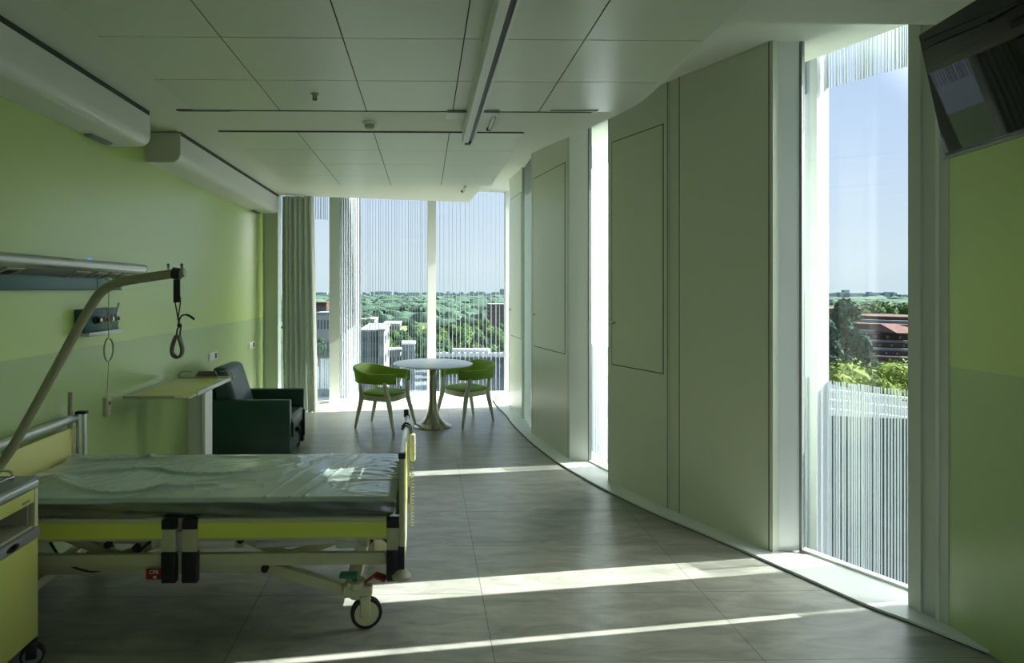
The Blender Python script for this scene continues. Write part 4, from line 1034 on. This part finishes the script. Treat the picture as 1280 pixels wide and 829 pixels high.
# park trees through the far window
for i in range(260):
    px = random.uniform(546, 655); d_ = random.uniform(170, 330); yt = 396 + (330 - d_) / 160 * 34 + random.uniform(-4, 10)
    if px < 565: yt += 4
    tree_px(random.choice(('g1', 'g2', 'd1', 'g2')), px, yt, d_, random.uniform(12, 17), random.uniform(.8, 1.15), 'leafy tree of the dense park wood beyond the far window', 'trees of the park wood', True)
for i in range(110):
    px = random.uniform(450, 545); d_ = random.uniform(215, 420); base = CY + F * (HC - GZ) / d_
    h = random.uniform(8, 13)
    if 478 < px < 538 and 404 < base < 434: continue
    q = aty(px, 400, d_); wf = random.uniform(.8, 1.2)
    if not room_for(q.x, q.y, h * wf * .42): continue
    put_tree(random.choice(('g1', 'g2', 'd1')), q.x, q.y, h, wf, 'leafy tree among the houses beyond the far window', 'trees among the houses')
for i in range(40):
    px = random.uniform(390, 416); d_ = random.uniform(230, 500); q = aty(px, 400, d_)
    if not room_for(q.x, q.y, 4): continue
    put_tree(random.choice(('g2', 'y1', 'd1')), q.x, q.y, random.uniform(7, 11), 1.0, 'leafy tree seen in the gap beside the curtain', 'trees seen beside the curtain')
# far woodland and town: uncountable
bm = new(); random.seed(5)
for (r0, hgt, n) in ((540, 9, 190), (620, 10, 230), (850, 11, 260), (1200, 13, 260), (1700, 14, 240)):
    for k in range(n):
        a = R(-20 + 75 * (k + random.uniform(-.6, .6)) / n); rr = r0 * random.uniform(.86, 1.2)
        if r0 < 700 and -7 < math.degrees(a) < 1.5 and random.random() < .6: continue
        c = Vector((rr * math.sin(a), rr * math.cos(a), GZ)); t_ = bmesh.new(); bmesh.ops.create_icosphere(t_, subdivisions=2, radius=1)
        for v in t_.verts: v.co *= 1 + .55 * noise.noise(v.co * 2.6 + c)
        join(bm, t_, Matrix.Translation(c + Vector((0, 0, hgt * .2))) @ Matrix.Diagonal((r0 * .016 * random.uniform(.6, 1.5), r0 * .012, hgt * random.uniform(.35, .8), 1)))
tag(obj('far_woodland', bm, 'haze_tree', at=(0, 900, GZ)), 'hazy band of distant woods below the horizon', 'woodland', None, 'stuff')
bm = new()
for k in range(320):
    a = R(-22 + 80 * k / 320); rr = random.uniform(2200, 3400); c = Vector((rr * math.sin(a), rr * math.cos(a), 0)); h = random.uniform(7, 20) * (1.6 if random.random() < .1 else 1)
    wd = random.uniform(5, 22); box(bm, c.x - wd, c.x + wd, c.y - 10, c.y + 10, GZ, GZ + h)
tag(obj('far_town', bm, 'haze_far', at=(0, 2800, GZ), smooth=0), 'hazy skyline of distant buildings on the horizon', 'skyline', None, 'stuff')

# --- buildings
def block(name, label, px0, px1, ytop, dist, depth, wallm, floors=4, cols=6, roof=None, base=None, rot=0, roofm='slab', winm='ext_dark'):
    a, b = aty(px0, ytop, dist), aty(px1, ytop, dist); zt = a.z; zb = GZ if base is None else base
    t = thing(name, label, 'building', ((a.x + b.x) / 2, dist, zb))
    bm = new(); box(bm, a.x, b.x, dist, dist + depth, zb, zt); obj('wall', bm, wallm, t, smooth=0)
    bm = new(); W_ = b.x - a.x; H_ = zt - zb
    for i in range(cols):
        for j in range(floors):
            xx = a.x + W_ * (i + .25) / cols; zz = zb + H_ * (j + .3) / floors
            box(bm, xx, xx + W_ * .5 / cols, dist - .08, dist, zz, zz + H_ * .42 / floors)
            yy = dist + depth * (i + .25) / cols
            box(bm, a.x - .08, a.x, yy, yy + depth * .5 / cols, zz, zz + H_ * .42 / floors); box(bm, b.x, b.x + .08, yy, yy + depth * .5 / cols, zz, zz + H_ * .42 / floors)
    obj('windows', bm, winm, t, smooth=0)
    bm = new(); box(bm, a.x - .3, b.x + .3, dist - .3, dist + depth + .3, zt, zt + .5); obj('roof', bm, roofm, t, smooth=0)
    if roof:
        bm = new()
        for k in range(roof):
            xx = a.x + W_ * (k + .2) / roof; box(bm, xx, xx + W_ * .45 / roof, dist + .5, dist + depth * .5, zt + .5, zt + 1.6)
        obj('rooftop_units', bm, 'ext_white', t, smooth=0)
    return t
block('office_building', 'grey glazed block standing at the left of the far window view', 449, 473, 415, 150, 30, 'ext_grey', 5, 8)
block('low_building', 'pale slab building stepping out beside the grey glazed block', 474, 480, 414, 148, 22, 'ext_pale', 4, 2)
block('house', 'white fronted house in the middle of the far window view', 503, 518, 431, 175, 8, 'ext_grey', 2, 2, roofm='ext_white')
block('house', 'pale low house between the grey block and the white fronted house', 486, 500, 440, 180, 9, 'ext_pale', 2, 3, roofm='ext_pale')
block('warehouse', 'long pale shed beside the sunlit lawn', 479, 500, 405, 420, 30, 'ext_pale', 1, 6, roofm='ext_white')
block('warehouse', 'pale shed at the left edge of the far window view', 450, 468, 400, 380, 30, 'ext_pale', 2, 6, roofm='ext_pale')
block('apartment_block', 'brown brick block rising behind the park wood', 612, 650, 381, 420, 25, 'brick', 6, 6, roofm='slab')
block('house', 'red roofed house seen in the gap beside the curtain', 394, 408, 379, 330, 15, 'brick', 3, 4, roofm='tileroof')
block('house', 'pale house seen in the gap beside the curtain', 396, 412, 392, 260, 12, 'ext_pale', 2, 4, roofm='slab')
block('plant_room_roof', 'flat roof with a white sawtooth edge below the far window', 548, 640, 452, 66, 5, 'ext_grey', 9, 16, roof=None, roofm='roofgrey')
# sawtooth row of white roof cowls on that roof, and the long white duct behind them
q0, q1 = aty(552, 449, 66), aty(636, 449, 66)
bm = new(); box(bm, aty(566, 440, 70).x, aty(613, 440, 70).x, 70, 71.2, aty(566, 444, 70).z, aty(566, 436.5, 70).z, .05)
for k in range(9): xx = aty(567.5 + k * 5.2, 440, 70).x; box(bm, xx, xx + .06, 69.9, 70, aty(566, 443.5, 70).z, aty(566, 437, 70).z)
tag(obj('roof_duct', bm, 'ext_white', at=(q0.x + 4, 70.5, q0.z + .3)), 'long white duct box on the flat roof below the far window', 'duct')
proto = None
for k in range(12):
    xx = q0.x + (q1.x - q0.x) * k / 11
    if proto is None:
        bm = new(); extrude_profile(bm, [Vector((-.28, 0, 0)), Vector((.22, 0, 0)), Vector((.05, 0, .62)), Vector((-.16, 0, .62))], (0, 0, 0), (0, .8, 0))
        proto = obj('roof_cowl', bm, 'ext_white', at=(0, 0, 0)); o = proto
    else: o = proto.copy(); COL.objects.link(o)
    o.location = (xx, 66.2, q0.z - .25 + .26)
    tag(o, 'white wedge shaped roof cowl in the row along the flat roof edge', 'roof cowl', 'white roof cowls in a row')
# lower wing with a white parapet under window_4
t = thing('lower_wing', 'lower pale wing with white parapet rails below the near window', 'building', (8, 9, -6))
a = aty(1037, 482, 7.5); b = aty(1200, 505, 7.2)
bm = new()
for (dz, th) in ((0, .03), (-.12, .02), (-.24, .02)): beam(bm, a + Vector((-1, .4, dz)), b + Vector((0, 0, dz)), .06, th)
obj('parapet_rail', bm, 'ext_white', t)
bm = new(); prism(bm, [(a.x - 1.5, a.y + .6), (b.x + .5, b.y), (b.x + .5, b.y + 9), (a.x - 1.5, a.y + 9)], GZ, a.z - .42); obj('roof_deck', bm, 'roofgrey', t, smooth=0)
# terraced brick apartment building through window_4
t = thing('terraced_apartments', 'red-brown terraced brick block with pale balcony slabs seen through the near window', 'building', (100, 120, GZ))
d0 = 105.0
levels = [(455, 447, 1092, 1180), (446, 438, 1084, 1180), (436, 428, 1076, 1180), (426, 417, 1070, 1180), (414, 405, 1072, 1180), (402, 396, 1104, 1180)]
for k, (yb, yt, xa, xb) in enumerate(levels):
    dd = d0 + k * 2.0
    A, B = aty(xa, yb, dd), aty(xb, yb, dd); zt = aty(xa, yt, dd).z; zb2 = A.z if k else GZ
    bm = new(); prism(bm, [(A.x + 2.2, dd + .0), (B.x, dd - 6), (B.x, dd + 14), (A.x, dd + 14), (A.x, dd + 3)], zb2, zt); obj('storey', bm, 'brick', t, smooth=0)
    bm = new(); prism(bm, [(A.x + 1.6, dd - 1.4), (B.x, dd - 7.6), (B.x, dd + 12), (A.x - 1.2, dd + 12), (A.x - 1.2, dd + 2)], A.z - .35, A.z + .25); obj('balcony_slab', bm, 'slab', t, smooth=0)
    bm = new()
    for i in range(7):
        f = (i + .2) / 7.5; xx = A.x + 2.6 + (B.x - A.x - 3) * f; yy = dd - 6 * f * .9 - .3
        box(bm, xx, xx + 1.5, yy - .1, yy + .4, A.z + .5, zt - .3)
    obj('windows', bm, 'ext_dark', t, smooth=0)
A, B = aty(1095, 414, d0 + 6), aty(1127, 414, d0 + 6); zt = aty(1100, 406, d0 + 6).z
bm = new(); vs = [bm.verts.new(p_) for p_ in ((A.x, d0 + 1, A.z), (B.x, d0 - 1, A.z), (B.x - 1.2, d0 + 6, zt + .2), (A.x + .8, d0 + 6, zt + .2), (A.x, d0 + 8, A.z), (B.x, d0 + 8, A.z))]
for f in ((0, 1, 2, 3), (3, 2, 5, 4), (0, 3, 4), (1, 5, 2), (0, 4, 5, 1)): bm.faces.new([vs[i] for i in f])
obj('roof', bm, 'tileroof', t, smooth=0)
block('apartment_block', 'red roofed brick block peeping out above the dark conifers', 1030, 1078, 388, 150, 14, 'brick', 6, 6, roofm='tileroof')

# ================================================================== LIGHT
SUN = Vector((-.99, -.13, -.77))
W = bpy.data.worlds.new('sky'); SC.world = W; W.use_nodes = True
nt = W.node_tree; bg = nt.nodes['Background']
tcn = nt.nodes.new('ShaderNodeTexCoord'); sp = nt.nodes.new('ShaderNodeSeparateXYZ'); nt.links.new(tcn.outputs['Generated'], sp.inputs[0])
rp = nt.nodes.new('ShaderNodeValToRGB'); e = rp.color_ramp.elements
e[0].position = 0.0; e[0].color = (0.36, 0.42, 0.46, 1); e[1].position = 1.0; e[1].color = (0.20, 0.32, 0.52, 1)
k = e.new(0.04); k.color = (0.385, 0.435, 0.485, 1); k = e.new(0.20); k.color = (0.32, 0.385, 0.50, 1); k = e.new(0.40); k.color = (0.26, 0.34, 0.50, 1)
nt.links.new(sp.outputs['Z'], rp.inputs['Fac'])
# bright hazy aureole round the sun, added to the sky to brighten the room
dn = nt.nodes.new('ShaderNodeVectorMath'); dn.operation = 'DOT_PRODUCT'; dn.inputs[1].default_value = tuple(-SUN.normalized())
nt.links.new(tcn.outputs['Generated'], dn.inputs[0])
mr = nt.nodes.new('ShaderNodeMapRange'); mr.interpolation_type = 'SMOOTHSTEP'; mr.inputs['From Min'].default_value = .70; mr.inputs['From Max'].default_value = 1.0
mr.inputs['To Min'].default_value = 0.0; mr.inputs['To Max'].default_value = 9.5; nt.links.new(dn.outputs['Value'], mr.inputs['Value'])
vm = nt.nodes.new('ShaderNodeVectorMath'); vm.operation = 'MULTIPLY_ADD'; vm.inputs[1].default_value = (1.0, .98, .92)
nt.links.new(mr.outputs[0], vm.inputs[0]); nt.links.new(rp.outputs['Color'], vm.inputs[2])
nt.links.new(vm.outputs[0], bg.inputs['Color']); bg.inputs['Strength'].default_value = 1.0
sd = bpy.data.lights.new('sun', 'SUN'); sd.energy = 9.5; sd.angle = R(0.3); sd.color = (1.0, 0.97, 0.92)
so = bpy.data.objects.new('sun', sd); COL.objects.link(so)
so.rotation_euler = SUN.to_track_quat('-Z', 'Y').to_euler()

# ================================================================== CAMERA
cd = bpy.data.cameras.new('camera'); cam = bpy.data.objects.new('camera', cd); COL.objects.link(cam); SC.camera = cam
cd.sensor_fit = 'HORIZONTAL'; cd.sensor_width = 36; cd.lens = 36 * F / 1280
cd.shift_x = (640 - CX) / 1280; cd.shift_y = (CY - 414.5) / 1280
cd.clip_start = .05; cd.clip_end = 8000
cam.location = (0, 0, HC); cam.rotation_euler = (R(90), 0, -YAW)

SC.view_settings.view_transform = 'Standard'; SC.view_settings.look = 'None'; SC.view_settings.exposure = 1.03; SC.view_settings.gamma = 1.0
SC.view_settings.use_curve_mapping = False
cy = SC.cycles
cy.use_denoising = True; cy.max_bounces = 12; cy.diffuse_bounces = 8; cy.glossy_bounces = 5; cy.transparent_max_bounces = 24; cy.sample_clamp_indirect = 6.0
cy.use_adaptive_sampling = True; cy.adaptive_threshold = .01
bpy.context.view_layer.update()
